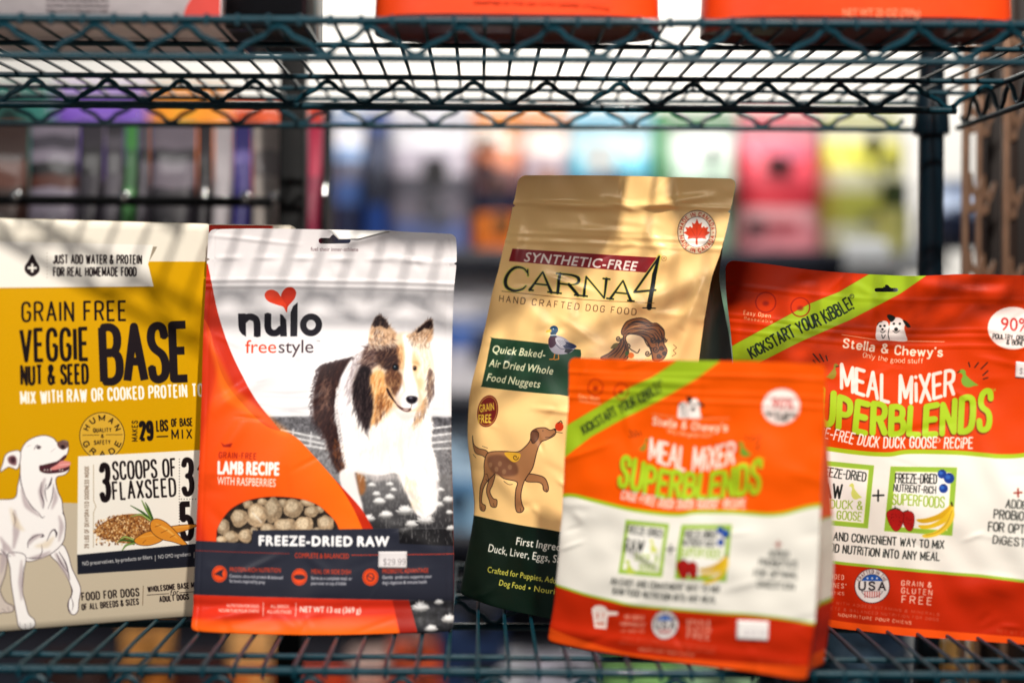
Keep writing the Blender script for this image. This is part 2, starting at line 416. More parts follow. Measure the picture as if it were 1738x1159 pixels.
    def text(s, t, pts, h, col, font='sans', wt=.12, slant=0., up=None, a=1., soft=0, jit=0., smooth=True, shadow=None, nib=None, serif=0., gap=None, outline=None, perp=True, clip=None, grain=0):
        """text set along a path of baseline points; it fills the path's length"""
        p = np.asarray(pts, float); p = cr(p, 8) if (smooth and len(p) > 2) else p
        seg = np.hypot(*np.diff(p, axis=0).T); cum = np.concatenate([[0], np.cumsum(seg)]); L = cum[-1]
        hs = np.atleast_1d(np.array(h, float))
        def at(u, v):
            sx = u * L; x = np.interp(sx, cum, p[:, 0]); y = np.interp(sx, cum, p[:, 1])
            x = np.where(sx > L, p[-1, 0] + (sx - L) * (p[-1, 0] - p[-2, 0]) / seg[-1], x); y = np.where(sx > L, p[-1, 1] + (sx - L) * (p[-1, 1] - p[-2, 1]) / seg[-1], y)
            hh = np.interp(u, np.linspace(0, 1, len(hs)), hs)
            if up is None:
                e = min(1.5, L * .2); sc = np.clip(sx, e, L - e); xa = np.interp(sc - e, cum, p[:, 0]); xb = np.interp(sc + e, cum, p[:, 0]); ya = np.interp(sc - e, cum, p[:, 1]); yb = np.interp(sc + e, cum, p[:, 1])
                d = np.hypot(xb - xa, yb - ya) + 1e-9; ux, uy = (yb - ya) / d, -(xb - xa) / d
            else: ux, uy = up
            return np.stack([x + ux * v * hh, y + uy * v * hh], -1)
        polys = []; R = random.Random(len(t) * 7 + ord(t[0]))
        if font == 'sans':
            adv = [bglyph(c, 0)[1] + wt * 2 if c != ' ' else .36 for c in t]; tot = sum(adv); x = wt
            for c, ad in zip(t, adv):
                if c != ' ':
                    T = bglyph(c, 0)[0]
                    if len(T):
                        V = T.reshape(-1, 2).copy(); V[:, 0] += V[:, 1] * slant + x
                        Q = at(V[:, 0] / tot, V[:, 1]).reshape(-1, 3, 2); polys += list(Q)
                x += ad
        else:
            g = gap if gap is not None else (2.0 + wt * 10); tot = 0; lay = []
            for c in t:
                if c == ' ': tot += 3.2 + g * .5; continue
                w, st = G.get(c, G['.']); lay.append((c, tot, w, st)); tot += w + g
            tot -= g
            for c, x, w, st in lay:
                ja, jy, js = (R.uniform(-jit, jit) for _ in range(3))
                for P, sm in st:
                    V = P.copy(); V = V * (1 + js * .6); V[:, 1] += jy * 6
                    cx = w / 2; V = np.stack([(V[:, 0] - cx) - (V[:, 1] - 5) * ja + cx, V[:, 1] + (V[:, 0] - cx) * ja], 1)
                    V[:, 0] += V[:, 1] * slant
                    Q = at((V[:, 0] + x) / tot, V[:, 1] / 10.)
                    hh = float(np.mean(hs)); ww = wt * hh * (1 + R.uniform(-jit, jit) * 1.2)
                    if nib:
                        d = np.gradient(V, axis=0); an = np.abs(np.sin(np.arctan2(d[:, 1], d[:, 0]) - math.radians(nib[1])))
                        ww = hh * (wt * nib[0] + wt * (1 - nib[0]) * an)
                    polys += stroke_polys(Q, ww, None, 'round' if (jit or nib) else 'butt')
                    if not (jit or nib) and not sm:     # square ends: extend slightly
                        pass
                    if serif:
                        for e in (0, -1):
                            v = P[e]; nb = P[1 if e == 0 else -2]
                            if abs(nb[1] - v[1]) > 1.2 and (abs(v[1]) < .2 or abs(v[1] - 10) < .2 or abs(v[1] - 6.6) < .2) and not (c in 'CGSO&cesfgt' ):
                                q = np.array([[v[0] - serif, v[1]], [v[0] + serif, v[1]]]); q[:, 0] += q[:, 1] * slant
                                polys += stroke_polys(at((q[:, 0] + x) / tot, q[:, 1] / 10.), wt * hh * .55, None, 'butt')
        if outline: s.put(s.cover([q for q in polys], outline[1]), outline[0], outline[2] if len(outline) > 2 else 1.)
        if shadow:
            dx, dy, sc = shadow[:3]; s.put(s.cover([q + np.array([dx, dy]) for q in polys], shadow[3] if len(shadow) > 3 else 0), sc, .85)
        cv = s.cover(polys, soft)
        if font == 'sans' and wt > .002 and cv is not None:      # heavier weight: grow the letters by a fraction of a texel
            q = s.P([p[0], p[-1]]); k = np.hypot(*(q[1] - q[0])) / max(1e-6, np.hypot(*(p[-1] - p[0]))); r = wt * 1.15 * float(np.mean(hs)) * k
            cv = (cv[0], cv[1], grow(cv[2], r))
        s.put(cv, col, a, clip=clip, grain=grain)
    def image(s, name):
        im = bpy.data.images.new(name, s.w, s.h, alpha=False); px = np.ones((s.h, s.w, 4), np.float32)
        px[..., :3] = np.clip(s.im, 0, 1); im.pixels.foreach_set(px.ravel()); im.update(); im.pack()
        return im
def _blade(a, m, b, wa, wm, wb):
    a, m, b = np.array(a), np.array(m), np.array(b); d = b - a; L = math.hypot(*d) + 1e-9; n = np.array([-d[1], d[0]]) / L
    return np.array([a + n * wa / 2, m + n * wm / 2, b + n * wb / 2, b - n * wb / 2, m - n * wm / 2, a - n * wa / 2])
def Z(ox, oy, sc):
    """coordinates read off an enlarged crop -> photograph pixels"""
    def f(*p):
        if len(p) == 2 and np.isscalar(p[0]): return np.array([ox + p[0] * sc, oy + p[1] * sc])
        q = p[0] if len(p) == 1 else p
        return np.asarray(q, float).reshape(-1, 2) * sc + np.array([ox, oy])
    return f

def print_mat(name, canvas, rough=.36, metal=0., bump=.12, bscale=700, coat=.0, spec=.12):
    """printed film or card: the print as base colour, fine procedural relief and roughness variation"""
    m = bpy.data.materials.new(name); m.use_nodes = True; nt = m.node_tree; N = nt.nodes; L = nt.links; p = N['Principled BSDF']
    t = N.new('ShaderNodeTexImage'); t.image = canvas.image(name); t.extension = 'EXTEND'; t.interpolation = 'Cubic'
    uv = N.new('ShaderNodeUVMap'); uv.uv_map = 'print'; L.new(uv.outputs['UV'], t.inputs['Vector'])
    tc = N.new('ShaderNodeTexCoord'); nz = N.new('ShaderNodeTexNoise'); nz.inputs['Scale'].default_value = 40; nz.inputs['Detail'].default_value = 6
    L.new(tc.outputs['Object'], nz.inputs['Vector'])
    L.new(t.outputs['Color'], p.inputs['Base Color'])
    mr = N.new('ShaderNodeMapRange'); mr.inputs['To Min'].default_value = rough - .1; mr.inputs['To Max'].default_value = rough + .12
    L.new(nz.outputs['Fac'], mr.inputs['Value']); L.new(mr.outputs['Result'], p.inputs['Roughness'])
    p.inputs['Metallic'].default_value = metal; p.inputs['Coat Weight'].default_value = coat; p.inputs['Coat Roughness'].default_value = .2; p.inputs['Specular IOR Level'].default_value = spec
    n2 = N.new('ShaderNodeTexNoise'); n2.inputs['Scale'].default_value = bscale; n2.inputs['Detail'].default_value = 3
    L.new(tc.outputs['Object'], n2.inputs['Vector'])
    b = N.new('ShaderNodeBump'); b.inputs['Strength'].default_value = bump; b.inputs['Distance'].default_value = .0006
    L.new(n2.outputs['Fac'], b.inputs['Height']); L.new(b.outputs['Normal'], p.inputs['Normal'])
    return m
def set_uv(me, uv):
    l = me.uv_layers.new(name='print'); vi = np.empty(len(me.loops), np.int32); me.loops.foreach_get('vertex_index', vi)
    l.data.foreach_set('uv', np.asarray(uv, np.float32)[vi].ravel())

# ------------------------------------------------------------------ the printed fronts, drawn flat
DK = (24, 15, 17)
def art_box(c):
    A = Z(0, 360, .3106); B = Z(0, 700, .3451); D = Z(0, 730, .3018)
    c.poly([(-120, 440), (360, 444), (360, 860), (-120, 846)], (210, 156, 0))
    c.poly([(-120, 844), (131, 853), (360, 846), (360, 1100), (-120, 1120)], (196, 182, 158))
    c.poly([(-120, 340), (360, 340), (360, 444.5), (-120, 443)], (233, 225, 208))
    # banner with folded tail
    c.poly(A([(812, 272), (835, 190), (857, 190), (845, 215)]), (150, 138, 118))
    c.poly([(-120, 408), (0, 410), *A([(835, 180), (808, 285), (838, 408)]), (0, 489), (-120, 489)], (243, 237, 226))
    c.line(A([(0, 417), (838, 410)]), 1.2, (140, 100, 30), soft=1, a=.7)
    c.poly(A([(175, 232), (196, 268), (214, 300), (210, 330), (175, 353), (140, 330), (134, 300), (154, 268)]), (38, 28, 30), smooth=True)
    c.line(A([(150, 306), (200, 306)]), 4, (243, 237, 226), cap='b'); c.line(A([(175, 282), (175, 330)]), 4, (243, 237, 226), cap='b')
    for k in range(8): c.oval(*A(256, 225 + k * 19), .7, .7, (150, 130, 110))
    c.text('JUST ADD WATER & PROTEIN', A([(292, 281), (771, 283)]), 14, DK, 'cond', .15)
    c.text('FOR REAL HOMEMADE FOOD', A([(292, 350), (742, 349)]), 14, DK, 'cond', .15)
    c.text('GRAIN FREE', A([(122, 597), (686, 590)]), 31.5, DK, 'cond', .125)
    c.text('VEGGIE', A([(118, 812), (478, 804)]), 52, DK, 'cond', .125)
    c.text('NUT & SEED', A([(118, 942), (477, 933)]), 31, DK, 'cond', .15)
    c.text('BASE', A([(566, 925), (1022, 908)]), 91, (30, 22, 26), 'cond', .15, gap=2.6)
    c.text('MIX WITH RAW OR COOKED PROTEIN TO', A([(116, 1047), (1105, 1003)]), 20, (250, 246, 238), 'cond', .17)
    # seal
    cx, cy = B(500, 113)
    c.oval(cx, cy, 38.6, 40, (42, 30, 26)); c.oval(cx, cy, 37.4, 38.8, (222, 176, 60)); c.oval(cx, cy, 35, 36.5, (206, 158, 42), a=.5)
    c.ring(cx, cy, 21, 22, .9, DK, a0=15, a1=165, a=.0)
    def arc(r, a0, a1): return [(cx + r * math.cos(math.radians(t)), cy + r * 1.03 * math.sin(math.radians(t))) for t in np.linspace(a0, a1, 14)]
    c.text('HUMAN', arc(25, 200, 340), 9, DK, 'cond', .2, gap=7)
    c.text('GRADE', arc(34.5, 160, 20), 9, DK, 'cond', .2, gap=6)
    c.text('QUALITY', B([(458, 96), (545, 93)]), 6.5, DK, 'cond', .16); c.text('&', B([(496, 122), (508, 122)]), 5.5, DK, 'cond', .17)
    c.text('SAFETY', B([(462, 156), (540, 153)]), 6.5, DK, 'cond', .16)
    c.line(B([(405, 110), (485, 109)]), .8, DK); c.line(B([(520, 108), (600, 107)]), .8, DK)
    c.text('MAKES', [(232.5, 748), (232.5, 714)], 9, DK, 'cond', .15)
    c.text('29', B([(690, 132), (746, 130)]), 29, DK, 'cond', .2); c.text('LBS', B([(770, 90), (822, 88)]), 17.5, DK, 'cond', .15)
    c.line(B([(770, 118), (822, 116)]), 2.2, DK); c.text('OF BASE', B([(843, 68), (944, 64)]), 12.5, DK, 'cond', .15)
    c.text('MIX', B([(845, 130), (941, 126)]), 15.5, DK, 'cond', .14, gap=5)
    # white panel
    W = (240, 234, 222)
    c.poly(B([(382, 214), (1040, 180), (1040, 690), (378, 700)]), W)
    c.text('29 LBS OF DEHYDRATED GOODNESS INSIDE', B([(434, 664), (434, 262)]), 6.5, (120, 96, 76), 'cond', .15)
    c.line(B([(458, 255), (458, 430), (470, 460), (458, 490), (458, 660)]), 1, (170, 150, 120))
    c.text('3', B([(500, 428), (533, 427)]), 59, DK, 'cond', .15)
    c.text('SCOOPS OF', B([(557, 327), (862, 311)]), 29, DK, 'cond', .12); c.text('FLAXSEED', B([(557, 426), (862, 407)]), 29, DK, 'cond', .12)
    for k in range(28): c.oval(*B(880, 228 + k * 14), .8, .8, DK)
    for k in range(10): c.oval(*B(890 + k * 14, 424), .8, .8, DK)
    c.text('3', B([(903, 400), (943, 399)]), 58, DK, 'cond', .15); c.text('5', B([(898, 618), (942, 616)]), 58, DK, 'cond', .17)
    c.text('1', B([(985, 400), (1000, 399)]), 50, DK, 'cond', .15)
    # flaxseed heap and carrots
    R = random.Random(3)
    c.poly(B([(465, 585), (520, 530), (600, 500), (700, 500), (740, 540), (740, 610), (640, 640), (540, 628)]), (150, 92, 40), smooth=True, a=.9)
    for col in [(110, 60, 28), (190, 128, 62), (226, 176, 110), (132, 74, 30), (240, 204, 150), (90, 48, 26)]:
        ps = []
        for _ in range(120):
            t, r = R.uniform(0, 6.28), math.sqrt(R.random()); x, y = 605 + 150 * r * math.cos(t), 570 + 68 * r * math.sin(t)
            if R.random() < .12: x, y = 470 + R.uniform(0, 250), 600 + R.uniform(0, 50)
            ps.append(ell(*B(x, y), R.uniform(1, 2.4), R.uniform(.7, 1.4), 7, rot=R.uniform(0, 180)))
        c.put(c.cover(ps), col)
    GR = [(60, 96, 36), (128, 160, 70), (170, 190, 100)]
    for k, q in enumerate([[(740, 525), (700, 490), (640, 455)], [(742, 520), (715, 470), (695, 430)], [(736, 528), (690, 500), (640, 510)], [(748, 520), (728, 470), (712, 440)], [(660, 640), (620, 650), (598, 678)], [(660, 625), (610, 610), (575, 640)], [(660, 632), (600, 625), (580, 635)]]):
        c.line(B(q), 3.4, (40, 60, 28), smooth=True, taper=(1, .3)); c.line(B(q), 2.2, GR[k % 3], smooth=True, taper=(1, .3))
    def carrot(pts, hi):
        P = cr(B(pts), 6, True); c.put(c.cover([P]), (216, 138, 44)); c.put(c.cover(stroke_polys(np.vstack([P, P[:1]]), .9)), (70, 40, 22))
        c.line(B(hi), 3.5, (244, 190, 96), smooth=True, soft=1, a=.8, taper=(.3, .3))
    carrot([(830, 560), (950, 548), (956, 562), (870, 590), (820, 590)], [(850, 565), (930, 556)])
    carrot([(660, 622), (720, 585), (770, 585), (800, 622), (740, 650), (680, 648)], [(690, 610), (760, 600)])
    carrot([(738, 540), (765, 520), (810, 535), (850, 570), (895, 620), (925, 658), (850, 635), (790, 620), (745, 585)], [(765, 545), (820, 575), (870, 615)])
    for q in [[(760, 560), (790, 550)], [(790, 590), (822, 575)], [(835, 612), (858, 600)], [(700, 640), (715, 625)]]: c.line(B(q), .8, (120, 66, 24))
    # strip
    c.poly(B([(378, 697), (1040, 636), (1040, 750), (380, 793)]), (28, 30, 40))
    c.text('NO preservatives, by-products or fillers', B([(404, 750), (748, 717)]), 6.6, (235, 232, 226), 'sans', .02)
    c.text('NO GMO ingredients', B([(776, 717), (938, 702)]), 6.4, (235, 232, 226), 'sans', .01)
    c.line(B([(762, 728), (762, 700)]), .9, (220, 215, 205)); c.line(B([(953, 712), (953, 684)]), .9, (220, 215, 205))
    c.text('FOOD FOR DOGS', B([(403, 921), (682, 898)]), 12.5, DK, 'cond', .16); c.text('OF ALL BREEDS & SIZES', B([(403, 968), (680, 940)]), 9.6, DK, 'cond', .16)
    c.line(B([(703, 850), (700, 945)]), 1, (110, 90, 70))
    c.text('WHOLESOME BASE MIX', B([(727, 879), (975, 856)]), 8.6, DK, 'cond', .18); c.text('ADULT DOGS', B([(785, 929), (926, 915)]), 9, DK, 'cond', .18)
    c.line(B([(722, 895), (828, 888)]), .9, DK); c.line(B([(880, 884), (975, 877)]), .9, DK); c.text('for', B([(836, 896), (876, 892)]), 9, DK, 'hand', .1, jit=.05, slant=.2)
    # the painted white dog
    INK = (48, 34, 44)
    far = [(0, 690), (38, 715), (30, 800), (10, 860), (0, 900), (30, 960), (72, 985), (70, 1015), (20, 1022), (-40, 1010), (-60, 800)]
    leg2 = [(280, 690), (345, 640), (380, 690), (402, 770), (430, 830), (452, 890), (442, 960), (438, 1010), (415, 1034), (388, 1018), (380, 970), (402, 915), (395, 868), (365, 800), (325, 745)]
    leg1 = [(45, 690), (140, 700), (132, 800), (126, 900), (140, 960), (160, 1030), (192, 1062), (193, 1100), (145, 1118), (105, 1102), (92, 1040), (76, 950), (62, 860), (55, 770)]
    body = [(-80, 395), (0, 388), (82, 378), (98, 310), (112, 235), (110, 150), (125, 95), (155, 58), (205, 34), (255, 28), (300, 44), (320, 66), (350, 56), (378, 62), (383, 92), (377, 128), (350, 165), (300, 180), (240, 195), (222, 205), (226, 228), (262, 240), (318, 236), (355, 215), (385, 195), (386, 222), (362, 248), (320, 260), (312, 290), (325, 345), (346, 392), (352, 450), (366, 505), (366, 565), (350, 632), (288, 690), (215, 722), (165, 735), (130, 728), (60, 715), (0, 690), (-80, 640)]
    ear = [(112, 118), (60, 118), (28, 140), (16, 180), (0, 232), (30, 215), (52, 205), (92, 218), (108, 190)]
    WD = (248, 243, 239)
    for pts, sh in ((far, (206, 192, 182)), (leg2, WD), (body, WD), (leg1, WD), (ear, WD)):
        P = cr(D(pts), 5, True); c.put(c.cover([P]), sh); c.put(c.cover(stroke_polys(np.vstack([P, P[:1]]), 1.1)), INK, .85)
    SH = (178, 162, 164)
    for q, w in [([(120, 330), (150, 420), (220, 480)], 9), ([(250, 270), (230, 340), (240, 430)], 10), ([(160, 640), (190, 600), (240, 585)], 9), ([(80, 450), (90, 560), (75, 660)], 12), ([(330, 480), (345, 540), (330, 620)], 8), ([(120, 730), (115, 850), (120, 950)], 8), ([(170, 715), (230, 705), (280, 680)], 9), ([(0, 600), (40, 660), (80, 700)], 10), ([(310, 690), (350, 760), (385, 830)], 10), ([(300, 320), (310, 380), (290, 440)], 8), ([(20, 640), (20, 720), (5, 800)], 10)]:
        c.line(D(q), w, SH, smooth=True, soft=2.2, a=.75, taper=(.3, .3))
    for q, w in [([(60, 440), (90, 520), (130, 560)], 12), ([(200, 650), (260, 640), (300, 600)], 12)]: c.line(D(q), w, (226, 208, 180), smooth=True, soft=3, a=.7, taper=(.3, .3))
    for q, w in [([(112, 240), (118, 300), (140, 370)], 2), ([(140, 370), (180, 430), (215, 460)], 1.8), ([(232, 290), (228, 350), (244, 400), (240, 440)], 2), ([(258, 300), (252, 350), (262, 400)], 1.6), ([(290, 265), (280, 300), (262, 330)], 4), ([(300, 300), (290, 380), (268, 440)], 1.6), ([(215, 460), (235, 490), (250, 480)], 1.4), ([(155, 660), (160, 620), (200, 590), (235, 582)], 2), ([(235, 582), (242, 592), (228, 600)], 3.5), ([(262, 620), (285, 570), (308, 556), (316, 590)], 2.2), ([(305, 560), (316, 575), (314, 598)], 4), ([(70, 460), (85, 500), (78, 540)], 1.4), ([(350, 460), (360, 480)], 2.5), ([(215, 720), (235, 680), (232, 640)], 1.3), ([(150, 715), (190, 718), (230, 712)], 2), ([(0, 665), (30, 695), (60, 708)], 1.8), ([(318, 690), (340, 740), (384, 800)], 1.6), ([(330, 680), (370, 750), (392, 840)], 2.6), ([(396, 870), (404, 900), (398, 940)], 2.5), ([(400, 940), (410, 975), (404, 1010)], 1.3), ([(385, 955), (384, 1000), (400, 1022)], 1.8), ([(110, 1075), (112, 1105)], 1.6), ([(140, 1085), (142, 1112)], 1.6), ([(170, 1080), (172, 1106)], 1.6), ([(40, 990), (52, 1012)], 1.4), ([(130, 760), (122, 880)], 1.3), ([(190, 108), (205, 84), (232, 92)], 1.6), ([(150, 90), (175, 82)], 1), ([(285, 120), (310, 100)], 1), ([(12, 1000), (30, 1016)], 1.4)]:
        c.line(D(q), w * .8, INK, smooth=True, taper=(.4, .3), a=.9)
    c.poly(D([(45, 150), (75, 140), (92, 160), (88, 195), (60, 190), (45, 175)]), (126, 84, 90), smooth=True, soft=1)
    c.poly(D([(58, 158), (80, 150), (84, 175), (66, 182)]), (70, 42, 50), smooth=True, soft=1)
    c.oval(*D(216, 96), 3.6, 2.6, (60, 44, 48)); c.oval(*D(220, 94), .9, .8, (230, 225, 220))
    c.poly(D([(320, 68), (350, 58), (378, 66), (380, 90), (355, 108), (328, 96)]), (110, 80, 76), smooth=True, soft=.5)
    c.poly(D([(340, 84), (358, 82), (362, 98), (346, 102)]), (44, 28, 32), smooth=True)
    c.poly(D([(220, 198), (260, 192), (320, 172), (362, 138), (372, 150), (350, 178), (386, 196), (380, 222), (340, 236), (270, 240), (230, 228)]), (74, 36, 44), smooth=True)
    c.poly(D([(318, 190), (345, 170), (392, 176), (392, 195), (370, 206), (335, 214), (300, 222), (280, 214)]), (222, 138, 132), smooth=True)
    c.line(D([(330, 196), (360, 190), (388, 188)]), 1.5, (244, 180, 172), smooth=True)
    for x in (245, 262, 280, 330, 345): c.poly(D([(x, 226), (x + 4, 212), (x + 8, 226)]), (236, 226, 214))

def dandelion(c, x, y, r, R, cut=None):
    s1 = [(x, y, x + r * math.cos(t) * R.uniform(.7, 1.05), y - abs(r * .8 * math.sin(t)) * R.uniform(.7, 1.1) + r * .14 * R.random()) for t in np.linspace(0, math.pi, 34)]
    s2 = [(x, y, x + r * .9 * math.cos(t), y + r * .5 * math.sin(t) * R.uniform(.7, 1)) for t in np.linspace(0, math.pi, 16)]
    c.hairs(s2, (160, 158, 156), r * .09, .95); c.hairs(s1, (236, 234, 232), r * .08, .95, taper=(.8, .5))
    c.oval(x, y + r * .1, r * .8, r * .3, (110, 108, 108), soft=2, a=.5); c.oval(x, y - r * .25, r * .6, r * .34, (246, 246, 246), soft=1.4, a=.5)

def art_nulo(c):
    A = Z(320, 370, .3191); B = Z(320, 720, .3191); D = Z(500, 500, .3453); R = random.Random(5)
    # field photograph in grey
    c.poly(B([(300, -300), (1700, -300), (1700, 700), (300, 700)]), (232, 230, 231))
    for k in range(26):
        x = R.uniform(280, 1500); y = R.uniform(850, 1060); L = R.uniform(90, 380)
        c.line(A([(x, y), (x + L * .5, y + R.uniform(-6, 10)), (x + L, y + R.uniform(-10, 14))]), R.uniform(2, 6), (176, 174, 180), smooth=True, soft=2, a=.35, taper=(.1, .1))
    c.poly(A([(300, 1062), (600, 1072), (900, 1078), (1480, 1074), (1480, 1130), (300, 1120)]), (112, 110, 116), soft=1.2, grain=.4, gcell=5)
    c.poly(B([(300, -40), (1480, -40), (1480, 200), (300, 200)]), (96, 94, 98), soft=2, grain=.5, gcell=6)
    c.grad(B([(300, 60), (1480, 40), (1480, 330), (300, 330)]), (120, 118, 120), (172, 170, 172), 90, soft=4)
    c.poly(B([(300, 40), (1480, 20), (1480, 700), (300, 700)]), (104, 102, 104), grain=.6, gcell=4, a=.55, soft=3)
    c.grad(B([(300, 270), (1480, 270), (1480, 560), (300, 560)]), (24, 23, 26), (132, 130, 130), 90, soft=4, a=.9); c.poly(B([(300, 556), (1480, 556), (1480, 720), (300, 720)]), (24, 23, 26))
    for x0, y0, x1, y1 in [(495, 30, 740, 82), (510, 62, 740, 108), (520, 95, 740, 132), (1290, 22, 1480, -4), (1285, 62, 1480, 36), (1280, 100, 1480, 78), (1270, 132, 1480, 122)]:
        c.line(B([(x0, y0), (x1, y1)]), 3.0, (216, 214, 214), soft=.6, grain=.2)
    for x in (560, 655, 735): c.line(B([(x, 20 + (x - 500) * .15), (x - 6, 118)]), 2.6, (206, 204, 206), soft=.6)
    seg = []
    for _ in range(1400):
        x, y = R.uniform(600, 1480), R.uniform(150, 640); seg.append((*B(x, y), *B(x + R.uniform(-8, 8), y - R.uniform(10, 26))))
    c.hairs(seg[:700], (60, 58, 60), .9, .5); c.hairs(seg[700:], (168, 166, 166), .8, .5)
    # upper silver
    c.grad(A([(-50, -100), (1600, -100), (1600, 860), (-50, 860)]), (240, 237, 238), (216, 209, 209), 90, soft=10)
    for x, y, r in [(1000, 372, 28), (1070, 320, 24), (975, 325, 26), (1090, 350, 22), (1380, 405, 40), (1385, 470, 24), (1330, 430, 34), (1240, 385, 30), (1015, 412, 40), (1070, 390, 34), (1050, 482, 42), (1150, 462, 54), (1185, 532, 40), (960, 502, 40), (1260, 512, 54), (1340, 350, 24), (930, 300, 24), (1395, 555, 30)]:
        c.line([B(x, y + 5), B(x + 4, y + r * 1.8)], 1.1, (120, 118, 118), a=.7); dandelion(c, *B(x, y), r * .3191 * .95, R)
    dogart(c, D, R)
    # orange swoosh
    sw = [(-60, -120), (60, -120), (78, 160), (96, 240), (120, 360), (145, 480), (180, 600), (230, 730), (290, 850), (360, 970), (440, 1070), (520, 1160)]
    P = cr(np.vstack([A(sw[3:]), B([(620, 128), (740, 250), (850, 368), (925, 455), (988, 562)])]), 6)
    P = np.vstack([A([(-80, 215)]), P, B([(988, 700), (-80, 700)])])
    c.poly(P, (196, 44, 18))
    Q = cr(np.vstack([A([(70, 520), (110, 600), (150, 760), (200, 880), (300, 1000), (420, 1110)]), B([(560, 60), (680, 180), (800, 320), (880, 450), (930, 562)])]), 6)
    Q = np.vstack([A([(-80, 480)]), Q, B([(930, 700), (-80, 700)])])
    c.grad(Q, (232, 62, 18), (250, 112, 20), 20)
    c.poly(np.vstack([A([(-80, 470), (90, 560), (160, 760)]), B([(60, 100), (30, 400), (100, 660), (-80, 660)])]), (196, 42, 22), soft=8, a=.75)
    c.poly(A([(85, 590), (240, 900), (560, 1160), (500, 1160), (180, 960)]), (255, 132, 40), soft=6, a=.5)  # soft highlight streak painted over the orange
    # logo: lettering and heart
    K = (26, 23, 32)
    c.poly(A([(258, 505), (299, 505), (301, 628), (280, 616), (265, 596), (260, 570)]), K)
    c.line(A([(285, 545), (310, 524), (338, 526), (358, 548), (361, 628)]), 36 * .319, K, smooth=True, cap='b'); c.poly(A([(343, 560), (379, 560), (379, 628), (343, 628)]), K)
    c.line(A([(418, 506), (418, 580), (434, 606), (464, 608), (490, 585)]), 36 * .319, K, smooth=True, cap='b')
    c.poly(A([(483, 508), (496, 513), (516, 540), (520, 628), (484, 628)]), K)
    c.poly(A([(538, 628), (539, 500), (552, 466), (577, 446), (575, 628)]), K)
    c.put(c.cover([cr(A(ell(649, 567, 59, 61, 20)), 2, True), cr(A(ell(649, 567, 25, 27, 20)), 2, True)], evenodd=True), K)
    c.poly(A([(518, 500), (500, 470), (470, 460), (420, 440), (400, 410), (412, 385), (440, 378), (470, 392), (488, 415), (498, 385), (520, 367), (550, 368), (568, 392), (560, 425), (540, 450), (524, 470)]), (228, 62, 30), smooth=True)
    c.poly(A([(518, 500), (516, 460), (502, 440), (488, 412), (498, 385), (520, 367), (550, 368), (568, 392), (560, 425), (540, 450), (524, 470)]), (204, 48, 24), smooth=True, a=.9)
    c.text('free', A([(297, 716), (466, 716)]), 22, (224, 66, 34), 'sans', -.012); c.text('style', A([(472, 716), (665, 716)]), 22, (66, 48, 56), 'sans', -.012)
    c.text('TM', A([(678, 659), (698, 659)]), 3, (90, 80, 84), 'sans', 0)
    c.text('fuel their inner-athlete', A([(645, 170), (900, 173)]), 6.3, (110, 84, 88), 'sans', 0.004)
    # window with freeze-dried pieces, their shadows and highlights painted on
    Wp = cr(B([(150, 618), (154, 560), (185, 500), (240, 442), (330, 402), (450, 385), (580, 394), (680, 424), (745, 475), (785, 520), (803, 562)]), 6)
    Wp = np.vstack([Wp, B([(803, 640), (150, 640)])]); m = c.mask(Wp)
    c.poly(Wp, (44, 36, 30), grain=.5, gcell=10)
    c.line(cr(B([(150, 618), (154, 560), (185, 500), (240, 442), (330, 402), (450, 385), (580, 394), (680, 424), (745, 475), (785, 520), (803, 562)]), 6), 1.2, (120, 30, 14), a=.8)
    for x, y, rx, ry in [(320, 425, 30, 22), (395, 410, 26, 18), (505, 420, 24, 26), (640, 412, 40, 26), (700, 452, 26, 24), (660, 462, 38, 32), (275, 495, 52, 48), (370, 480, 58, 62), (452, 452, 46, 70), (562, 446, 54, 50), (186, 545, 34, 48), (228, 600, 44, 38), (306, 590, 36, 38), (175, 615, 30, 22), (425, 560, 44, 34), (520, 540, 62, 42), (620, 535, 50, 48), (730, 525, 44, 44), (690, 570, 34, 26), (350, 565, 22, 20)]:
        e = ell(0, 0, rx, ry, 12); e *= np.array([R.uniform(.84, 1.12) for _ in e])[:, None]; e += (x, y)
        c.put(c.cover([cr(B(e) + (1.2, 2.2), 3, True)], 1.5), (30, 24, 20), .8, clip=m)
        sh = R.uniform(.82, 1.05)
        c.put(c.cover([cr(B(e), 3, True)]), (168 * sh, 142 * sh, 112 * sh), clip=m, grain=.28, gcell=5, seed=int(x))
        c.put(c.cover([cr(B((e - (x, y)) * .6 + (x - rx * .16, y - ry * .2)), 3, True)], 2.2), (222 * sh, 200 * sh, 168 * sh), .8, clip=m, grain=.3, gcell=3, seed=int(y))
    c.line(B([(345, 470), (392, 520)]), 2, (240, 236, 226), soft=1, a=.7)
    # slate band and its lettering
    N = (40, 42, 54)
    c.poly(B([(-80, 614), (338, 630), (345, 562), (1118, 552), (1122, 632), (1480, 650), (1480, 940), (1200, 930), (-80, 902)]), N)
    c.grad(B([(-80, 800), (1480, 830), (1480, 940), (1200, 930), (-80, 902)]), (32, 33, 43), N, 90, a=.8)
    c.text('FREEZE-DRIED RAW', B([(372, 640), (1068, 645)]), 15.5, (246, 244, 244), 'sans', .07)
    RD = (214, 62, 34)
    c.line(B([(-60, 668), (540, 685)]), 1.1, (150, 44, 34)); c.line(B([(870, 692), (1480, 688)]), 1.1, RD)
    c.text('COMPLETE & BALANCED', B([(568, 706), (857, 710)]), 8, RD, 'sans', .02)
    for x, y in ((168, 793), (595, 807), (970, 808)):
        c.oval(*B(x, y), 13.2, 14, (228, 74, 30)); c.ring(*B(x, y), 11, 11.6, .8, (120, 36, 26))
